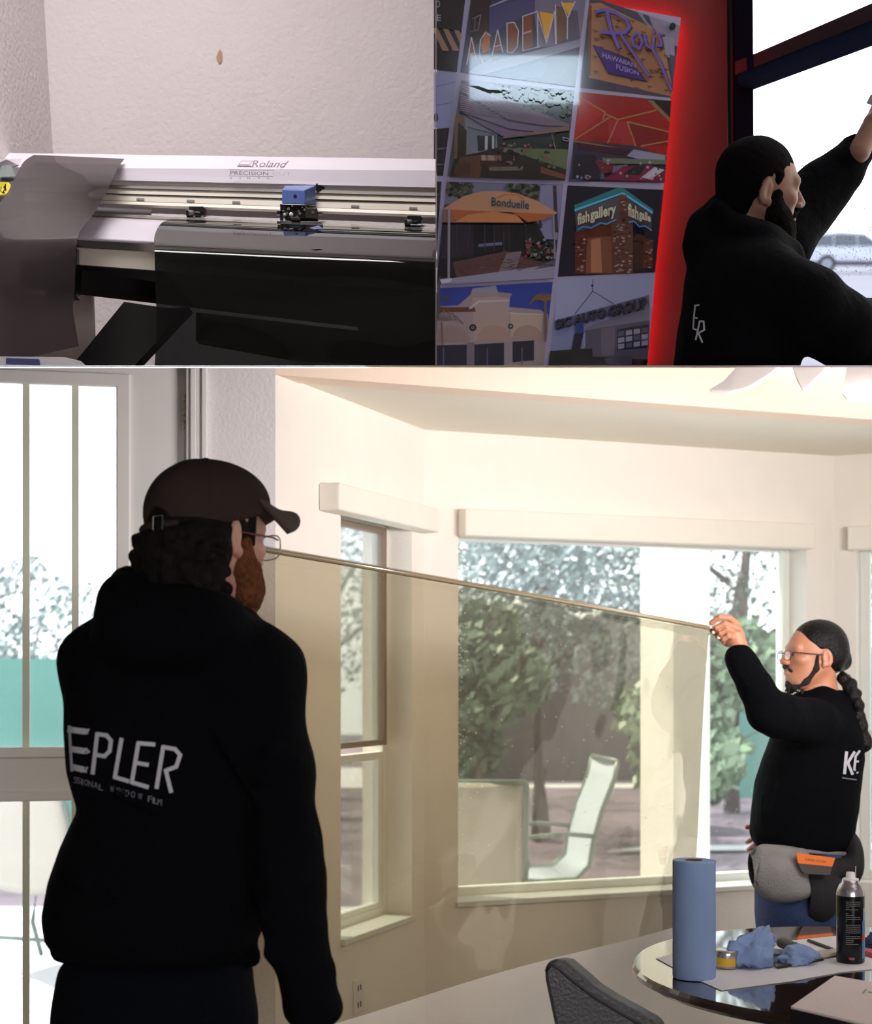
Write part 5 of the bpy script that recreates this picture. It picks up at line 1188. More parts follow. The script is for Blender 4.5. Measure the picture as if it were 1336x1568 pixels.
# ================================================================ people
M_hood = mat('black_hoodie', (6, 7, 12), .95, bump=.5, bscale=35, spec=.1, var=.2, vscale=5)
M_hood2 = mat('navy_black_hoodie', (5, 6, 10), .95, bump=.5, bscale=35, spec=.1, var=.2, vscale=5)
M_print = mat('hoodie_print', (186, 186, 194), .8)
M_dimprint = mat('hoodie_small_print', (120, 120, 132), .8)
M_eye = mat('eye_white', (220, 214, 208), .2); M_iris = mat('iris_dark', (36, 24, 18), .2)

def head_frame(c, fwd, up, s=1.0):
    f = Vector(fwd).normalized(); u = Vector(up); u = (u-f*u.dot(f)).normalized(); r = f.cross(u)
    return Matrix(((r.x*s, f.x*s, u.x*s, c[0]), (r.y*s, f.y*s, u.y*s, c[1]), (r.z*s, f.z*s, u.z*s, c[2]), (0, 0, 0, 1)))
def head_sdf(neck_to, h=.0032, jaw=1.0, nose=1.0):
    """local frame: x right of the person, y forward, z up, origin between the ears at eye height"""
    s = SDF((-.11, -.13, -.24), (.11, .14, .14), h)
    s.ell((0, -.014, .034), (.074, .094, .083), .02)
    s.ell((0, .012, .012), (.068, .078, .07), .02)
    s.ell((0, .034, -.042), (.056*jaw, .056, .07), .025)
    s.ell((0, .060, -.088), (.03*jaw, .028, .024), .03)
    for x in (-1, 1):
        s.cap((x*.056*jaw, -.002, -.045), (x*.03, .055, -.09), .014, .014, .03)     # jaw line
        s.ell((x*.042, .062, -.018), (.02, .018, .014), .02)                         # cheekbone
        s.ell((x*.031, .100, .000), (.019, .018, .013), .012, '-')                  # socket
        s.ell((x*.031, .074, -.001), (.0145, .0135, .0125), .004)                   # eyeball bulge
        s.cap((x*.018, .086, .004), (x*.046, .074, .004), .0035, .003, .004)        # lids
    s.cap((-.04, .074, .022), (.04, .074, .022), .012, .012, .015)                   # brow
    s.cap((0, .086, .014), (0, .110*nose, -.026), .008, .0115, .012)                       # nose
    for x in (-1, 1): s.ell((x*.012, .100, -.031), (.008, .010, .007), .006)
    s.cap((-.012, .093, -.052), (.012, .093, -.052), .0062, .0062, .006); s.cap((-.011, .091, -.064), (.011, .091, -.064), .0075, .0075, .006)
    s.cap((-.02, .098, -.0585), (.02, .098, -.0585), .0018, .0018, .003, '-')
    for x in (-1, 1):   # ears
        R = Matrix.Rotation(x*.35, 4, 'Z') @ Matrix.Rotation(-.18, 4, 'X')
        s.ell((x*.080, -.014, -.008), (.008, .018, .031), .006, rot=R)
        s.ell((x*.088, -.010, -.006), (.006, .010, .019), .004, '-', rot=R)
        s.cap((x*.080, -.004, -.030), (x*.079, -.004, -.036), .007, .006, .006)
    s.cap((0, -.022, -.05), neck_to, .052, .056, .03)
    return s.mesh()
def eyes(M, parent):
    for x in (-1, 1):
        b = MB(); c = M @ Vector((x*.031, .0765, -.001)); b.lathe(c, [(.001, .0122*M.to_scale().x), (.0058, .0108), (.006, .0095), (.001, .009)], 16, axis=M.to_3x3() @ Vector((0, 1, 0)))
        b.build('iris', M_iris, parent, smooth=True)

def hand_sdf(W, f, n, mirror, curls, spread=.12, sc=1.0, h=.003, thumb=(.5, .75, .45)):
    f = Vector(f).normalized(); n = Vector(n); n = (n-f*n.dot(f)).normalized(); sd = f.cross(n)*mirror; W = Vector(W)
    e = .22; s = SDF(W-Vector((e, e, e)), W+Vector((e, e, e)), h)
    s.cap(W-f*.07, W+f*.015, .028*sc, .024*sc, .01)
    offs = (.032, .011, -.010, -.030); lens = (.072, .080, .074, .058)
    for i, o in enumerate(offs):
        b0 = W+f*(.085-abs(i-1.2)*.005)*sc+sd*o*sc; s.cap(W+f*.02+sd*o*.6*sc, b0, .016*sc, .0125*sc, .012)
        d = (f+sd*spread*(1.2-i)*.6).normalized(); p = b0; L = lens[i]*sc; cu = curls[i]; r = .0098*sc
        for k, (fr, cc) in enumerate(((.45, cu[0]), (.31, cu[1]), (.24, cu[2]))):
            ax = d.cross(n).normalized(); d = (Matrix.Rotation(cc, 3, ax) @ d).normalized(); n2 = n
            q = p+d*L*fr; s.cap(p, q, r, r*.9, .003); p = q; r *= .9
    b0 = W+f*.03*sc+sd*.022*sc; d = (f*thumb[0]+sd*thumb[1]+n*thumb[2]).normalized()
    p1 = b0+d*.038*sc; d2 = (d+f*.5).normalized(); p2 = p1+d2*.030*sc; d3 = (d2+f*.3+n*.2).normalized(); p3 = p2+d3*.024*sc
    s.chain([b0, p1, p2, p3], [.016*sc, .012*sc, .0105*sc, .0085*sc], .008)
    return s.mesh()
def shoe(parent, toe, heel, m):
    toe = Vector(toe); heel = Vector(heel); lo = [min(a, b)-.1 for a, b in zip(toe, heel)]; hi = [max(a, b)+.16 for a, b in zip(toe, heel)]
    s = SDF(lo, hi, .008); s.cap(heel+Vector((0, 0, .045)), toe+Vector((0, 0, .035)), .045, .038, .03); s.cap(heel+Vector((0, 0, .05)), heel+Vector((0, 0, .12)), .045, .045, .04)
    s.halfspace((0, 0, .003), (0, 0, -1)); return sdf_obj('shoe', s.mesh(), m, parent)
M_shoe = mat('dark_shoe', (40, 38, 40), .6)

# ---------------------------------------------------------------- man 1: back to the camera, cap and hoodie
M_skin1 = mat('fair_skin', (206, 150, 134), .5, sss=.1, bump=.05, bscale=200, var=.08, vscale=30)
def p1(px, py, dd=0): return P(px, py, 2.6+dd)
def r1(px): return px*2.6/F
per = thing('person', (p1(240, 1568).x, 2.66, 0), 'person in a dark cap and black hoodie seen from behind, at left', 'person')
s = SDF((p1(30, 1000).x, 2.22, .55), (p1(560, 1000).x, 3.15, p1(0, 850).z), .0085)
secs = [(972, 150, 405, .085), (1000, 118, 432, .11), (1060, 94, 430, .135), (1120, 95, 430, .15), (1180, 101, 430, .155), (1240, 120, 430, .16), (1300, 92, 424, .165), (1350, 74, 416, .17), (1400, 66, 408, .17), (1435, 72, 396, .165), (1466, 88, 386, .155)]
secs = [(r_, l, (l+270 if r_ <= 1240 else r__)-0 if False else r__, t_) for r_, l, r__, t_ in secs]
L = []
for row, l, rr_, ry in secs: z = p1(0, row).z; L.append((z, p1((l+rr_)/2, row).x, 2.60+.02, r1((rr_-l)/2), ry))
s.loft(L, .03, 2.3)
s.ell(p1(158, 1015, .0), (.055, .09, .065), .05)                          # left shoulder
s.ell(p1(385, 1050, -.02), (.070, .10, .085), .05)                         # right shoulder
s.cap(p1(135, 1000, .0), p1(230, 960, .02), .035, .07, .06); s.cap(p1(400, 1025, -.02), p1(310, 965, .02), .07, .07, .06)
# hood lying on the back
s.ell(p1(262, 965, -.075), (r1(118), .105, r1(72)), .03, rot=Matrix.Rotation(-.06, 4, 'Y'))
s.chain([p1(192, 892, -.01), p1(188, 915, -.08), p1(200, 960, -.12)], [.028, .032, .05], .04)
s.chain([p1(205, 893, -.03), p1(262, 912, -.06), p1(330, 938, -.05), p1(372, 950, .02)], [.026, .028, .028, .026], .025)
s.ell(p1(285, 975, .02), (r1(98), .10, r1(56)), .03)
s.cap(p1(345, 945, .09), p1(240, 925, .14), .035, .035, .03)
# right arm
s.chain([p1(396, 1055, -.03), p1(424, 1180, -.06), p1(436, 1290, -.09), p1(442, 1345, -.09)], [.072, .064, .060, .062], .03)
s.chain([p1(440, 1345, -.09), p1(448, 1400, -.10), p1(457, 1450, -.10), p1(476, 1535, -.10)], [.062, .054, .050, .050], .02)
for a, c, r_ in ((( 430, 1352), (486, 1372), .020), ((440, 1398), (486, 1418), .022), ((440, 1470), (502, 1486), .020)): s.cap(p1(a[0], a[1], -.14), p1(c[0]-6, c[1], -.11), r_, r_*.9, .02)
s.ell(p1(480, 1545, -.10), (.051, .053, .03), .015)
# left arm, raised in front
s.chain([p1(160, 1030, .05), p1(230, 1130, .25), p1(290, 1090, .34), p1(340, 985, .36)], [.075, .062, .055, .045], .03)
s.cap(p1(110, 1240, -.05), p1(122, 1180, -.05), .02, .03, .03, '-') if False else None
s.cap(p1(95, 1458, .02), p1(385, 1466, .0), .02, .02, .02)
for (a, c) in (((118, 1255, -.13), (175, 1330, -.17)), ((180, 1215, -.17), (330, 1290, -.17)), ((90, 1340, -.12), (210, 1390, -.18)), ((330, 1120, -.16), (400, 1240, -.14))): s.cap(p1(*a), p1(*c), .006, .004, .02)
s.ripple(.0022, 26, 3); s.ripple(.0012, 75, 4, (1, 1, .4))
for k in range(6):
    y = 1150+k*62; s.cap(p1(412, y, -.14), p1(456, y+16, -.115), .008, .004, .03)
hood1 = sdf_obj('hoodie', s.mesh(), M_hood, per)
# trousers
s = SDF((p1(40, 1000).x, 2.3, 0), (p1(470, 1000).x, 3.0, .92), .011)
s.loft([(.90, p1(238, 0).x, 2.62, .172, .14), (.80, p1(232, 0).x, 2.62, .182, .15), (.72, p1(230, 0).x, 2.62, .182, .15)], .03)
for x, y in ((155, 2.70), (310, 2.58)): s.chain([(p1(x, 0).x, y, .78), (p1(x, 0).x, y-.02, .48), (p1(x, 0).x, y+.01, .05)], [.095, .07, .062], .04)
sdf_obj('trousers', s.mesh(), mat('dark_trousers', (7, 10, 18), .95, spec=.1, bump=.3, bscale=80), per)
for x, y in ((155, 2.70), (310, 2.58)): shoe(per, (p1(x, 0).x+.12, y+.11, 0), (p1(x, 0).x-.02, y-.01, 0), M_shoe)
# body: head, neck, hands in one mesh
a50 = math.radians(41); f1 = Vector((math.sin(a50), math.cos(a50), -.06))
H1 = head_frame(p1(321, 824, .02), f1, (-.05, 0, 1), 1.09)
hv = xform(head_sdf((-.01, -.045, -.185), nose=.93), H1)
hn1 = hand_sdf(p1(345, 955, .36), (.15, .05, .95), (.5, .7, 0), 1, [(.5, .6, .4)]*4)
hn2 = hand_sdf(p1(478, 1548, -.10), (.12, .2, -1), (-1, .3, 0), 1, [(.25, .35, .25)]*4)
s = SDF((p1(40, 0).x, 2.3, .1), (p1(540, 0).x, 3.15, 1.62), .014)
s.loft([(z, cx, cy, rx*.78, ry*.78) for z, cx, cy, rx, ry in L], .03)
s.chain([p1(300, 900, .03), p1(285, 1000, .03)], [.05, .06], .03)
s.chain([p1(400, 1060, -.02), p1(430, 1300, -.09), p1(474, 1530, -.10)], [.05, .04, .028], .02); s.chain([p1(170, 1040, .05), p1(230, 1130, .25), p1(290, 1090, .34), p1(343, 965, .36)], [.05, .04, .034, .026], .02)
for x, y in ((155, 2.70), (310, 2.58)): s.chain([(p1(x, 0).x, y, .82), (p1(x, 0).x, y-.02, .48), (p1(x, 0).x, y+.01, .12)], [.08, .05, .04], .04)
body1 = sdf_obj('body', join_data([hv, hn1, hn2, s.mesh()]), M_skin1, per, 1)
eyes(H1, body1)
# hair below the cap
M_hair1 = mat('dark_brown_curls', (24, 20, 19), .8, bump=.5, bscale=110, var=.4, vscale=60, stretch=(1, 1, .6), spec=.12)
s = SDF((-.13, -.16, -.14), (.13, .12, .12), .0034); rnd = random.Random(12)
s.ell((0, -.024, .005), (.084, .094, .075), .01)
s.ell((0, -.06, -.045), (.07, .058, .055), .02)
for k in range(230):
    a = rnd.uniform(-1.5, 1.5); z = rnd.uniform(-.10, .0); rr_ = .074+.018*math.cos(a)-.10*max(0, -z-.05)
    c = Vector((math.sin(a)*rr_*1.02, -.02-math.cos(a)*rr_, z)); v = Vector((rnd.uniform(-1, 1), rnd.uniform(-1, 0), rnd.uniform(-1, .3)))*.014
    s.chain([c, c+v, c+v+Vector((rnd.uniform(-1, 1), -.2, rnd.uniform(-.5, 1)))*.009], [.0085, .006, .0025], .010)
s.ell((0, .075, .0), (.09, .055, .12), .01, '-')
for x in (-1, 1): s.cap((x*.070, .030, .045), (x*.0685, .034, -.012), .0095, .0055, .008)
s.ell((.095, .0, -.02), (.028, .022, .036), .008, '-'); s.ell((-.095, .0, -.02), (.028, .022, .036), .008, '-')
hair1 = sdf_obj('hair', xform(s.mesh(), H1), M_hair1, per, 0)
b = MB()
for k in range(60):
    a = rnd.uniform(-1.5, .6); z = rnd.uniform(-.09, -.01); c = Vector((math.sin(a)*.085, -.02-math.cos(a)*.09, z)); d = Vector((math.sin(a), -math.cos(a), 0))
    pts = [H1 @ (c+d*.016*t+Vector((rnd.uniform(-1, 1)*.005, 0, .008*math.sin(t*3+k)-.006*t))) for t in (0, .5, 1, 1.5)]
    b.tube(pts, [.0012, .001, .0008, .0003], 4)
b.build('loose_curls', M_hair1, per)
# beard
M_beard1 = mat('red_brown_beard', (112, 68, 44), .9, spec=.1, bump=.5, bscale=180, var=.5, vscale=120, stretch=(1, 1, .5))
def beard_sdf(full=1.0, seed=1, moust=True, sides=True, n=140, low=0.0):
    s = SDF((-.10, -.03, -.19), (.10, .14, .0), .0032); rnd = random.Random(seed)
    if sides:
        for x in (-1, 1): s.chain([(x*.069, .020, -.012), (x*.064, .020, -.050), (x*.048, .046, -.092)], [.010*full, .019*full, .024*full], .02); s.cap((x*.056, .046, -.060), (x*.036, .066, -.082), .016*full, .018*full, .02)
    s.ell((0, .070, -.100-low), (.036*full, .030*full, .028*full+low*.6), .025)
    mr = 1 if full > .9 else .85
    if moust: s.chain([(-.026, .085, -.058), (0, .1, -.045), (.026, .085, -.058)], [.006*mr, .008*mr, .006*mr], .008)
    for k in range(n):
        x = rnd.uniform(-.05, .05)*full; z = rnd.uniform(-.128, -.09)-low; y = .085-abs(x)*.7+rnd.uniform(-.02, .008)
        s.cap((x, y, z), (x*1.1, y+rnd.uniform(0, .008), z-rnd.uniform(.005, .014)), .005, .0022, .004)
    s.ripple(.0011, 330, seed)
    s.cap((-.016, .104, -.0585), (.016, .104, -.0585), .007, .007, .004, '-')
    return s.mesh()
sdf_obj('beard', xform(beard_sdf(1.06, 4, n=70, low=.0), H1), M_beard1, per, 0)
# cap
M_cap = mat('brown_black_cap', (58, 48, 44), .95, spec=.1, bump=.15, bscale=400, var=.15, vscale=15)
s = SDF((-.13, -.16, -.06), (.13, .15, .17), .0034)
s.ell((0, -.010, .036), (.089, .110, .094), .01); s.ell((0, .035, .068), (.066, .075, .054), .03)
s.halfspace((0, 0, .022), (0, .30, -1)); s.cap((0, -.14, .004), (0, -.09, .004), .030, .030, .006, '-')
capo = sdf_obj('cap', xform(s.mesh(), H1), M_cap, per, 2)
b = MB(); b.lathe(H1 @ Vector((0, -.012, .127)), [(.001, .008), (.007, .006), (.009, 0), (.009, -.004)], 16, axis=H1.to_3x3() @ Vector((0, 0, 1))); b.build('cap_button', mat('button_maroon', (44, 26, 26), .7), capo, smooth=True)
b = MB(); n = 14; m_ = 8
for j in range(m_+1):
    for i in range(n+1):
        a = math.radians(-72+144*i/n); t = j/m_; r0 = Vector((math.sin(a)*.084, .005+math.cos(a)*.098, .062)); r1_ = Vector((math.sin(a)*.082, .040+max(math.cos(a), 0)**.6*.136, .044)); q = r0.lerp(r1_, t); q.z += .018*(1-(q.x/.085)**2)*t+.006*t-.046*(q.x/.085)**2*t; b.v.append(tuple(H1 @ q))
for j in range(m_):
    for i in range(n): k = j*(n+1)+i; b.f.append((k, k+1, k+n+2, k+n+1)); b.m.append(0)
b.build('brim', mat('cap_brim_brown', (72, 58, 52), .85), capo, smooth=True, solid=.007)
b = MB()
for a0 in (0, 60, 120, 180, 240, 300): b.tube([H1 @ Vector((math.sin(math.radians(a0))*.0892*math.sin(e), -.010+math.cos(math.radians(a0))*.1102*math.sin(e), .036+.0945*math.cos(e))) for e in [math.radians(x) for x in range(4, 86, 8)]], .0009, 5)
b.build('cap_seams', mat('seam_dark', (34, 30, 28), .8), capo)
b = MB(); b.tube([H1 @ Vector((math.sin(math.radians(a0))*.092, -.008-math.cos(math.radians(a0))*.108, .004)) for a0 in range(-30, 31, 6)], .0085, 8); b.build('strap', M_cap, capo, smooth=True)
b = MB(); c = H1 @ Vector((.020, -.122, .006)); R_ = H1.to_3x3(); x_ = R_ @ Vector((1, .25, 0)); z_ = R_ @ Vector((0, 0, 1)); y_ = R_ @ Vector((0, -1, 0))
q = [c-x_*.009-z_*.011, c+x_*.009-z_*.011, c+x_*.009+z_*.011, c-x_*.009+z_*.011]
for i in range(4): b.tube([q[i]+y_*.002, q[(i+1) % 4]+y_*.002], .0009, 5)
b.build('buckle', mat('buckle_metal', (150, 146, 150), .3, metal=.9), capo)
# glasses
def glasses(M, parent, m, mt, w=.026, hgt=.017):
    g = []
    b = MB()
    for x in (-1, 1):
        pts = [M @ Vector((x*.033+w*math.copysign(abs(math.cos(a))**.7, math.cos(a)), .108-.10*abs(x*.033+w*math.cos(a))**1.2, -.006+hgt*math.copysign(abs(math.sin(a))**.7, math.sin(a)))) for a in [i*math.pi/12 for i in range(25)]]
        b.tube(pts, .0014, 6)
    b.tube([M @ Vector((-.008, .106, 0)), M @ Vector((0, .110, .003)), M @ Vector((.008, .106, 0))], .0014, 6)
    fr = b.build('glasses', m, parent, smooth=True)
    for x in (-1, 1):
        b = MB(); b.tube([M @ Vector((x*.059, .100, .004)), M @ Vector((x*.073, .075, .004)), M @ Vector((x*.079, .0, .002)), M @ Vector((x*.081, -.02, -.012))], .0019, 6); b.build('temple', mt, fr, smooth=True)
        b = MB(); b.poly([M @ Vector((x*.033+w*.97*math.cos(a), .1085-.10*abs(x*.033+w*math.cos(a))**1.2, -.006+hgt*.97*math.sin(a))) for a in [i*math.pi/8 for i in range(16)]]); b.open = True
        b.build('lens', sheet_mat('lens_glass', (246, 250, 250), .01, .0, fr=.1), fr)
    b = MB()
    return fr
g = glasses(H1, per, mat('clear_frame', (190, 184, 180), .3, metal=.6), mat('red_brown_temple', (110, 44, 34), .35), .028, .021)
# back print
E_ = []
for y0, x0, x1 in ((1117, 106, 128), (1147, 109, 128), (1175, 113, 126)):
    E_ += stroke([(x0, y0), (x1, y0+3)], 9, 3); rnd = random.Random(y0)
    for k in range(14): x = x1-3+rnd.uniform(0, 10); y = y0+rnd.uniform(-2, 6); E_ += [[(x, y), (x+3, y), (x+2, y+2.4), (x-1, y+2.4)]]
E_ += stroke([(106, 1112), (110, 1180)], 4)
E_ += stroke([(142, 1184), (149, 1124), (163, 1126), (170, 1134), (168, 1150), (160, 1158), (148, 1156)], 6.2)
E_ += stroke([(186, 1132), (176, 1190), (196, 1196)], 6.2)
E_ += stroke([(236, 1140), (212, 1138), (202, 1198), (226, 1205)], 6.2)+stroke([(208, 1168), (226, 1171)], 6)
E_ += stroke([(240, 1206), (250, 1144), (268, 1147), (276, 1156), (270, 1174), (254, 1180), (262, 1212)], 6.2)
print_on('chest_lettering', E_, hood1, M_print, per)
SM = []
for ch, x, y in [('S', 116, 1194), ('S', 121, 1195), ('I', 126, 1197), ('O', 132, 1198), ('N', 139, 1200), ('A', 147, 1202), ('L', 155, 1205), ('W', 172, 1208), ('I', 180, 1210), ('N', 186, 1211), ('D', 195, 1214), ('O', 204, 1216), ('W', 215, 1219), ('F', 230, 1223), ('I', 235, 1225), ('L', 239, 1226), ('M', 245, 1228)]:
    w = 1.0 if ch == 'I' else 3.2; SM += text_quad(ch, [(x-w, y-4.5), (x+w, y-4), (x+w-.6, y+5.5), (x-w-.6, y+4.5)])
print_on('small_lettering', SM, hood1, M_dimprint, per)

# ---------------------------------------------------------------- man 2: far right, holding up the film
M_skin2 = mat('warm_tan_skin', (196, 134, 104), .5, sss=.1, bump=.05, bscale=200, var=.08, vscale=30)
def p2(px, py, dd=0): return P(px, py, 4.6+dd)
def r2(px): return px*4.6/F
per2 = thing('person', (p2(1235, 1568).x, 4.6, 0), 'person with glasses and a braid in a black hoodie holding up the film at right', 'person')
s = SDF((p2(1085, 0).x, 4.15, .60), (p2(1350, 0).x, 5.05, p2(0, 975).z), .0085)
secs = [(1062, 1214, 1292, .07), (1085, 1200, 1306, .12), (1120, 1186, 1318, .155), (1160, 1172, 1319, .17), (1200, 1160, 1314, .17), (1245, 1152, 1311, .165), (1275, 1150, 1306, .16), (1300, 1160, 1300, .155)]
L2 = [(p2(0, r_).z, p2((l+q_)/2, 0).x, 4.6, r2((q_-l)/2), ry) for r_, l, q_, ry in secs]
s.loft(L2, .03, 2.3)
s.ell(p2(1258, 1075, .06), (r2(42), .11, r2(20)), .03)
s.chain([p2(1222, 1072, -.02), p2(1262, 1066, -.06), p2(1296, 1082, -.02), p2(1304, 1105, .03)], [.024, .026, .03, .04], .03)   # hood
s.chain([p2(1290, 1075, .04), p2(1305, 1110, .0), p2(1310, 1150, .0)], [.035, .04, .03], .03)
s.chain([p2(1246, 1108, -.13), p2(1196, 1096, -.24), p2(1176, 1090, -.27)], [.080, .066, .062], .03)
s.chain([p2(1176, 1090, -.27), p2(1158, 1052, -.25), p2(1136, 1014, -.22)], [.062, .052, .046], .015)
s.cap(p2(1142, 1024, -.22), p2(1133, 1008, -.215), .049, .045, .008)
s.chain([p2(1262, 1110, .14), p2(1280, 1200, .24), p2(1230, 1270, .26)], [.075, .06, .05], .03)
for (a, c, r_) in (((1185, 1150, -.14), (1215, 1185, -.16), .006), ((1170, 1215, -.12), (1165, 1260, -.12), .006), ((1190, 1195, -.14), (1178, 1250, -.15), .006), ((1240, 1120, -.17), (1290, 1150, -.12), .007)): s.cap(p2(*a), p2(*c), r_, r_*.7, .02)
s.ripple(.0018, 30, 5); s.ripple(.0010, 85, 6)
hood2 = sdf_obj('hoodie', s.mesh(), M_hood2, per2)
# undershirt edge and jeans
s = SDF((p2(1120, 0).x, 4.3, .0), (p2(1340, 0).x, 4.95, p2(0, 1280).z), .0095)
s.loft([(p2(0, 1296).z, p2(1228, 0).x, 4.6, r2(68), .145), (p2(0, 1340).z, p2(1228, 0).x, 4.6, r2(69), .15), (p2(0, 1400).z, p2(1226, 0).x, 4.6, r2(67), .15), (p2(0, 1440).z, p2(1226, 0).x, 4.6, r2(64), .14)], .02)
for y in (4.52, 4.70): s.chain([(p2(1222, 0).x, y, .66), (p2(1220, 0).x, y, .36), (p2(1226, 0).x, y, .05)], [.10, .075, .062], .04)
sdf_obj('jeans', s.mesh(), mat('blue_jeans', (44, 62, 104), .85, bump=.3, bscale=150, var=.15, vscale=30), per2)
for y in (4.52, 4.70): shoe(per2, (p2(1226, 0).x-.17, y-.02, 0), (p2(1226, 0).x+.02, y, 0), M_shoe)
H2 = head_frame(p2(1247, 1004, -.0), (-1, -.14, .06), (.02, -.0, 1), .95)
hv = xform(head_sdf((0, -.04, -.15), jaw=1.05, nose=.97), H2)
# raised hand pinching the film corner
def q2(px, py, dd): return P(px, py, 4.40+dd)
hs = SDF(P(1075, 1030, 4.55), P(1165, 925, 4.55)+Vector((0, .0, 0)), .0026)
lo = Vector((P(1078, 0, 4.4).x, 4.24, P(0, 1030, 4.4).z)); hi = Vector((P(1160, 0, 4.4).x, 4.56, P(0, 932, 4.4).z)); hs = SDF(lo, hi, .0024)
hs.chain([q2(1142, 1014, -.01), q2(1133, 992, -.005), q2(1127, 975, 0)], [.027, .024, .028], .01)
hs.ell(q2(1124, 970, -.005), (.026, .016, .036), .012)
fing = [([(1130, 957, -.035), (1112, 947, -.045), (1098, 951, -.035), (1089, 960, -.012)], .0100), ([(1131, 963, -.02), (1110, 955, -.04), (1098, 961, -.035), (1094, 968, -.016)], .0098),
        ([(1131, 970, -.005), (1114, 964, -.04), (1104, 970, -.035), (1102, 976, -.018)], .0092), ([(1130, 978, .01), (1116, 974, -.035), (1109, 979, -.03), (1108, 984, -.018)], .0082)]
fing[0] = ([(1129, 956, .0), (1117, 946, -.02), (1103, 945, -.03), (1090, 954, -.02)], .0100)
for pts, r_ in fing: hs.chain([q2(*p) for p in pts], [r_*1.15, r_, r_*.92, r_*.82], .003)
hs.chain([q2(1128, 984, .005), q2(1114, 984, .02), q2(1101, 973, .018), q2(1090, 963, .006)], [.016, .0125, .0108, .009], .006)
hm = hs.mesh()
hn = hand_sdf(p2(1200, 1270, .22), (-.8, -.3, -.5), (0, 1, -.2), -1, [(.5, .6, .4)]*4, sc=.95)
s = SDF((p2(1080, 0).x, 4.2, .08), (p2(1340, 0).x, 4.98, 1.45), .014)
s.loft([(z, cx, cy, rx*.78, ry*.78) for z, cx, cy, rx, ry in L2], .03); s.cap(p2(1252, 1050), p2(1250, 1100), .05, .06, .03)
s.chain([p2(1246, 1108, -.12), p2(1178, 1092, -.27), p2(1138, 1012, -.215)], [.05, .042, .027], .02); s.chain([p2(1262, 1110, .14), p2(1280, 1200, .24), p2(1206, 1270, .23)], [.05, .04, .027], .02)
s.loft([(.62, p2(1228, 0).x, 4.6, .11, .12), (.85, p2(1228, 0).x, 4.6, .11, .12)], .03)
for y in (4.52, 4.70): s.chain([(p2(1222, 0).x, y, .66), (p2(1220, 0).x, y, .36), (p2(1226, 0).x, y, .12)], [.08, .05, .04], .04)
body2 = sdf_obj('body', join_data([hv, hm, hn, s.mesh()]), M_skin2, per2, 1); eyes(H2, body2)
b = MB()
M_nail = mat('fingernail', (226, 176, 160), .25)
for x, y, dd in ((1089, 960, -.028), (1093, 968, -.028), (1101, 976, -.03)):
    c = q2(x, y, dd); b = MB(); b.obox(c, (.004, 0, 0), (0, .0015, 0), (0, 0, .005)); b.build('fingernail', M_nail, body2, bevel=.001)
M_hair2 = mat('slick_black_hair', (14, 11, 11), .45, bump=.5, bscale=160, var=.3, vscale=80, stretch=(1, .2, 1), spec=.25)
s = SDF((-.12, -.15, -.10), (.12, .13, .15), .0034)
s.ell((0, -.018, .036), (.080, .098, .088), .02); s.ell((0, -.06, .0), (.064, .052, .058), .03); s.ell((0, -.105, -.012), (.030, .028, .032), .02)
s.ell((0, .098, -.012), (.10, .072, .094), .015, '-'); s.ell((.09, .002, -.02), (.034, .034, .040), .01, '-'); s.ell((-.09, .002, -.02), (.034, .034, .040), .01, '-')
s.cap((-.1, .09, -.05), (.1, .09, -.05), .10, .10, .01, '-')
hair2 = sdf_obj('hair', xform(s.mesh(), H2), M_hair2, per2, 1)
pts = [(1292, 1038, -.02), (1302, 1050, -.03), (1308, 1064, -.04), (1313, 1080, -.05), (1316, 1096, -.05), (1319, 1112, -.05), (1322, 1126, -.05), (1324, 1138, -.05), (1322, 1147, -.05)]
rs = [.020, .024, .022, .024, .021, .023, .022, .026, .012]
s = SDF((p2(1280, 0).x, 4.45, p2(0, 1160).z), (p2(1345, 0).x, 4.68, p2(0, 1020).z), .004); rnd = random.Random(3)
for (x, y, d_), r_ in zip(pts, rs):
    s.ell(p2(x, y, d_), (r_, r_, r_*.8), .008)
    for k in range(9): v = Vector((rnd.gauss(0, 1), rnd.gauss(0, 1), rnd.gauss(0, 1))).normalized()*r_*.8; s.ell(p2(x, y, d_)+v, (.007, .007, .007), .012)
sdf_obj('braid', s.mesh(), M_hair2, per2, 0)
M_beard2 = mat('black_goatee', (34, 26, 24), .8, bump=.8, bscale=200)
sdf_obj('beard', xform(beard_sdf(.80, 8, True, False, 60), H2), M_beard2, per2, 0)
s = SDF((-.10, -.03, -.13), (.10, .11, -.0), .0032)
for x in (-1, 1):
    s = SDF((-.10, -.03, -.13), (.10, .11, -.0), .0032); s.chain([(x*.0690, .016, .0), (x*.0665, .016, -.045), (x*.048, .042, -.088), (x*.026, .070, -.108)], [.006, .009, .012, .012], .01); sdf_obj('sideburn', xform(s.mesh(), H2), M_beard2, per2, 0)
b = MB()
for x in (-1, 1): b.tube([H2 @ Vector((x*t, .0885-abs(t)*.22, .026+.004*math.sin(t*60))) for t in (.012, .022, .034, .046)], [.003, .0042, .0036, .0015], 6)
b.build('eyebrows', M_hair2, per2, smooth=True)
glasses(H2, per2, mat('dark_glasses_frame', (40, 38, 48), .3), mat('dark_temple', (34, 34, 46), .3), .026, .0155)
KL = stroke([(1297, 1152), (1294, 1184)], 4.5)+stroke([(1309, 1152), (1299, 1168), (1306, 1185)], 4.2)+stroke([(1317, 1150), (1311, 1158), (1309, 1178), (1314, 1183)], 3.4)+stroke([(1311, 1166), (1315, 1166)], 3)
print_on('chest_lettering', KL, hood2, M_print, per2); print_on('small_lettering', stroke([(1291, 1191), (1312, 1194)], 1.6), hood2, M_dimprint, per2)
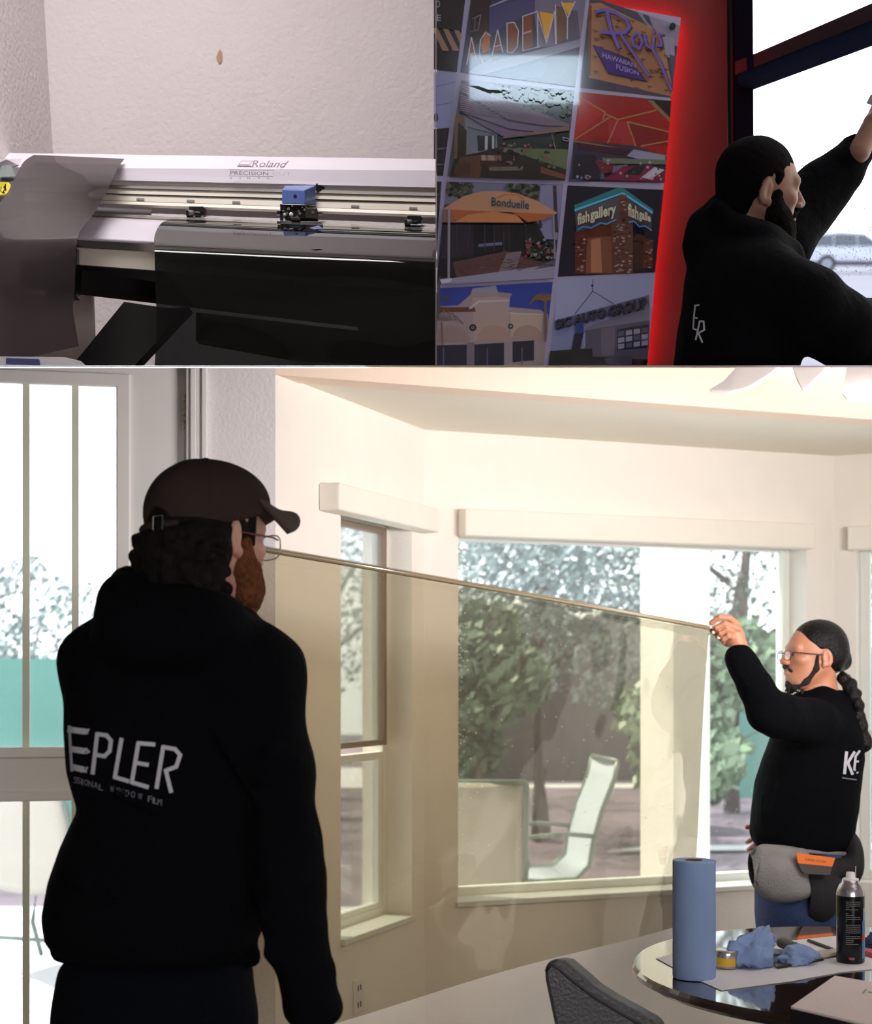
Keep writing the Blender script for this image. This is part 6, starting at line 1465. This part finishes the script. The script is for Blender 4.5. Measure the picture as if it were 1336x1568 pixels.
# grey tool pouch, worn on the hip
M_canvas = mat('grey_canvas', (140, 138, 136), .9, bump=.5, bscale=200, var=.12, vscale=20); M_pblack = mat('pouch_black', (24, 22, 26), .8, bump=.3, bscale=200)
s = SDF((p2(1135, 0).x, 4.32, p2(0, 1392).z), (p2(1262, 0).x, 4.62, p2(0, 1285).z), .0042)
s.ell(p2(1195, 1342, -.17), (r2(42), .055, r2(38)), .01); s.ell(p2(1166, 1325, -.13), (r2(22), .05, r2(27)), .03); s.cap(p2(1170, 1302, -.16), p2(1230, 1308, -.17), .018, .018, .03); s.ell(p2(1222, 1362, -.17), (r2(22), .04, r2(14)), .03)
s.cap(p2(1147, 1300, -.14), p2(1160, 1308, -.14), .020, .016, .004, '-'); s.cap(p2(1162, 1312, -.19), p2(1160, 1362, -.19), .004, .004, .006, '-'); s.cap(p2(1172, 1318, -.23), p2(1168, 1350, -.22), .004, .004, .008, '-')
s.ripple(.0012, 70, 2)
pouch = sdf_obj('tool_pouch', s.mesh(), M_canvas, per2, 1)
s = SDF((p2(1215, 0).x, 4.3, p2(0, 1425).z), (p2(1330, 0).x, 4.8, p2(0, 1262).z), .006)
s.ell(p2(1255, 1370, -.16), (r2(32), .05, r2(42)), .02); s.ell(p2(1303, 1315, -.06), (r2(17), .09, r2(42)), .03); s.cap(p2(1230, 1325, -.165), p2(1300, 1330, -.12), .03, .03, .03)
sdf_obj('black_pouch', s.mesh(), M_pblack, per2, 1)
b = MB(); b.tube([p2(x, y, -.165+.0008*abs(x-1225)) for x, y in [(1152, 1299), (1170, 1300), (1200, 1302), (1240, 1304), (1266, 1306), (1300, 1308)]], .007, 8); b.build('belt_webbing', mat('belt_grey', (120, 118, 124), .9), per2, smooth=True)
# orange scraper standing in the pouch
sc = thing('scraper', p2(1248, 1325, -.22), 'orange-edged scraper standing in the pouch of the man with the braid', 'scraper')
def flat(name, pts, d, th, m, par, bevel=0):
    b = MB(); A = [p2(x, y, d) for x, y in pts]; n = len(A); b.add(A+[p+Vector((0, th, 0)) for p in A], [tuple(range(n)), tuple(range(n, 2*n))[::-1]]+[(i, (i+1) % n, n+(i+1) % n, n+i) for i in range(n)]); return b.build(name, m, par, bevel=bevel)
flat('blade', [(1220, 1306), (1280, 1314), (1275, 1327), (1223, 1322)], -.235, .008, mat('orange_plastic', (240, 120, 36), .5), sc)
flat('holder', [(1223, 1321), (1275, 1326), (1272, 1340), (1232, 1338), (1226, 1330)], -.233, .012, mat('scraper_brown', (74, 64, 62), .6), sc)
b = MB()
for pl in text_quad('KEEN EDGE', [(1234, 1314), (1266, 1318), (1266, 1321.5), (1234, 1317.5)]): b.poly([p2(x, y, -.2356) for x, y in pl])
b.open = True; b.build('blade_print', mat('print_brown', (120, 50, 20), .6), sc)

# ---------------------------------------------------------------- man 3: upper right, bearded profile
M_skin3 = mat('tan_skin', (142, 102, 88), .5, sss=.1, bump=.05, bscale=200, var=.08, vscale=30)
D3 = 3.4
def p3(px, py, dd=0): return P(px, py, D3+dd+.18*(py-290)/260.0*.5)
def r3(px): return px*D3/F
per3 = thing('person', p3(1150, 561), 'bearded person with cropped hair in a black hoodie reaching up at the shop window', 'person')
s = SDF((P(1020, 0, 3.4).x, 2.92, P(0, 600, 3.4).z), (P(1420, 0, 3.4).x, 4.0, P(0, 150, 3.4).z), .0085)
secs = [(372, 1095, 1215, .08), (395, 1078, 1226, .13), (420, 1070, 1236, .16), (460, 1066, 1238, .18), (510, 1058, 1240, .18), (561, 1053, 1240, .18), (590, 1050, 1240, .18)]
L3 = [(p3(0, r_).z, p3((l+q_)/2, 0).x, D3+.03, r3((q_-l)/2), ry) for r_, l, q_, ry in secs]
s.loft(L3, .03, 2.3)
s.ell(p3(1135, 378, .0), (r3(72), .13, r3(36)), .03, rot=Matrix.Rotation(.10, 4, 'Y'))
s.chain([p3(1097, 328, .0), p3(1084, 348, .0), p3(1078, 375, -.02)], [.030, .040, .05], .03)
s.chain([p3(1100, 322, -.05), p3(1132, 350, -.09), p3(1172, 366, -.09), p3(1208, 388, -.06)], [.020, .026, .028, .026], .02)
s.chain([p3(1098, 318, .05), p3(1104, 314, .0), p3(1102, 322, -.05)], [.024, .020, .020], .02)
s.chain([p3(1210, 392, -.04), p3(1224, 420, -.04)], [.03, .03], .03)
s.chain([p3(1165, 438, -.12), p3(1235, 470, -.18), p3(1290, 505, -.16), p3(1310, 520, -.14)], [.100, .088, .078, .074], .03)
s.chain([p3(1290, 505, -.15), p3(1330, 502, -.1), p3(1375, 490, -.02)], [.072, .064, .05], .02)
s.chain([p3(1195, 370, .22), p3(1235, 318, .26), p3(1262, 288, .27), p3(1290, 262, .27)], [.09, .072, .064, .055], .03)
s.chain([p3(1290, 262, .27), p3(1312, 232, .27), p3(1335, 203, .26)], [.056, .042, .036], .01)
s.cap(p3(1296, 245, .25), p3(1302, 238, .25), .035, .03, .01)
for (a, c, r_) in (((1150, 402, -.16), (1222, 418, -.18), .006), ((1190, 428, -.20), (1245, 452, -.2), .007), ((1240, 440, -.2), (1262, 478, -.2), .007), ((1262, 470, -.2), (1292, 488, -.2), .008), ((1100, 470, -.15), (1150, 520, -.17), .006)): s.cap(p3(*a), p3(*c), r_, r_*.7, .02)
s.ripple(.0020, 28, 9); s.ripple(.0011, 80, 10)
hood3 = sdf_obj('hoodie', s.mesh(), M_hood2, per3); clip_seam(hood3, .002)
tl = math.radians(17)
H3 = head_frame(p3(1163, 290, .0), (1, .18, .0), (0, -math.sin(tl), math.cos(tl)), .98)
hv = xform(head_sdf((0, -.04, -.17), jaw=1.05), H3)
hn = hand_sdf(p3(1334, 196, .25), (.45, .1, .9), (1, .3, -.2), -1, [(.4, .5, .3)]*4)
hn_b = hand_sdf(p3(1378, 488, -.02), (1, .3, .1), (.1, 1, 0), -1, [(.4, .5, .3)]*4)
s = SDF((P(1030, 0, 3.4).x, 3.0, P(0, 590, 3.4).z), (P(1410, 0, 3.4).x, 3.9, P(0, 180, 3.4).z), .014)
s.loft([(z, cx, cy, rx*.78, ry*.78) for z, cx, cy, rx, ry in L3], .03); s.cap(p3(1150, 340), p3(1150, 400), .05, .06, .03)
s.chain([p3(1165, 438, -.12), p3(1290, 505, -.16), p3(1376, 490, -.02)], [.06, .048, .028], .02); s.chain([p3(1195, 370, .22), p3(1262, 288, .27), p3(1332, 200, .25)], [.055, .042, .027], .02)
body3 = sdf_obj('body', join_data([hv, hn, hn_b, s.mesh()]), M_skin3, per3, 1); clip_seam(body3, .002); eyes(H3, body3)
M_hair3 = mat('cropped_dark_hair', (14, 10, 11), .95, bump=.7, bscale=500, var=.3, vscale=200, spec=.08)
s = SDF((-.12, -.15, -.12), (.12, .13, .15), .0034)
s.ell((0, -.015, .036), (.0765, .0965, .0855), .02); s.ell((0, -.052, -.03), (.056, .048, .066), .03)
for x in (-1, 1): s.cap((x*.0705, .022, .03), (x*.068, .022, -.02), .009, .009, .012)
s.ell((0, .110, -.012), (.11, .060, .074), .01, '-'); s.ell((.09, .004, -.022), (.034, .030, .036), .01, '-'); s.ell((-.09, .004, -.022), (.034, .030, .036), .01, '-')
s.cap((-.1, .11, -.04), (.1, .11, -.04), .10, .10, .01, '-')
s.ripple(.0007, 260, 3)
sdf_obj('hair', xform(s.mesh(), H3), M_hair3, per3, 1)
M_beard3 = mat('dark_full_beard', (18, 12, 11), .95, spec=.08, bump=1.0, bscale=180, var=.4, vscale=120)
sdf_obj('beard', xform(beard_sdf(1.2, 5, True, True, 260, .018), H3), M_beard3, per3, 0)
b = MB()
for x in (-1, 1): b.tube([H3 @ Vector((x*t, .0885-abs(t)*.22, .026+.004*math.sin(t*60))) for t in (.012, .022, .034, .046)], [.003, .0048, .004, .0015], 6)
b.build('eyebrows', M_hair3, per3, smooth=True)
RL = stroke([(1071, 467), (1065, 468), (1063, 486), (1062, 503), (1069, 506)], 2.4)+stroke([(1063, 486), (1068, 487)], 2.4)+stroke([(1066, 520), (1072, 492), (1078, 492), (1079, 505), (1070, 510), (1076, 524)], 2.6)
print_on('chest_lettering', RL, hood3, M_print, per3)
# card squeegee in the raised hand
b = MB(); A = [P(1328, 158, 3.63), P(1335, 144, 3.63), P(1375, 150, 3.66), P(1366, 172, 3.66)]; b.hexa(A, [p+Vector((0, .006, .002)) for p in A])
o = b.build('squeegee_card', mat('grey_card', (150, 146, 160), .5), bevel=.001); tag(o, 'grey squeegee card in the bearded man’s raised hand at the right edge', 'squeegee')
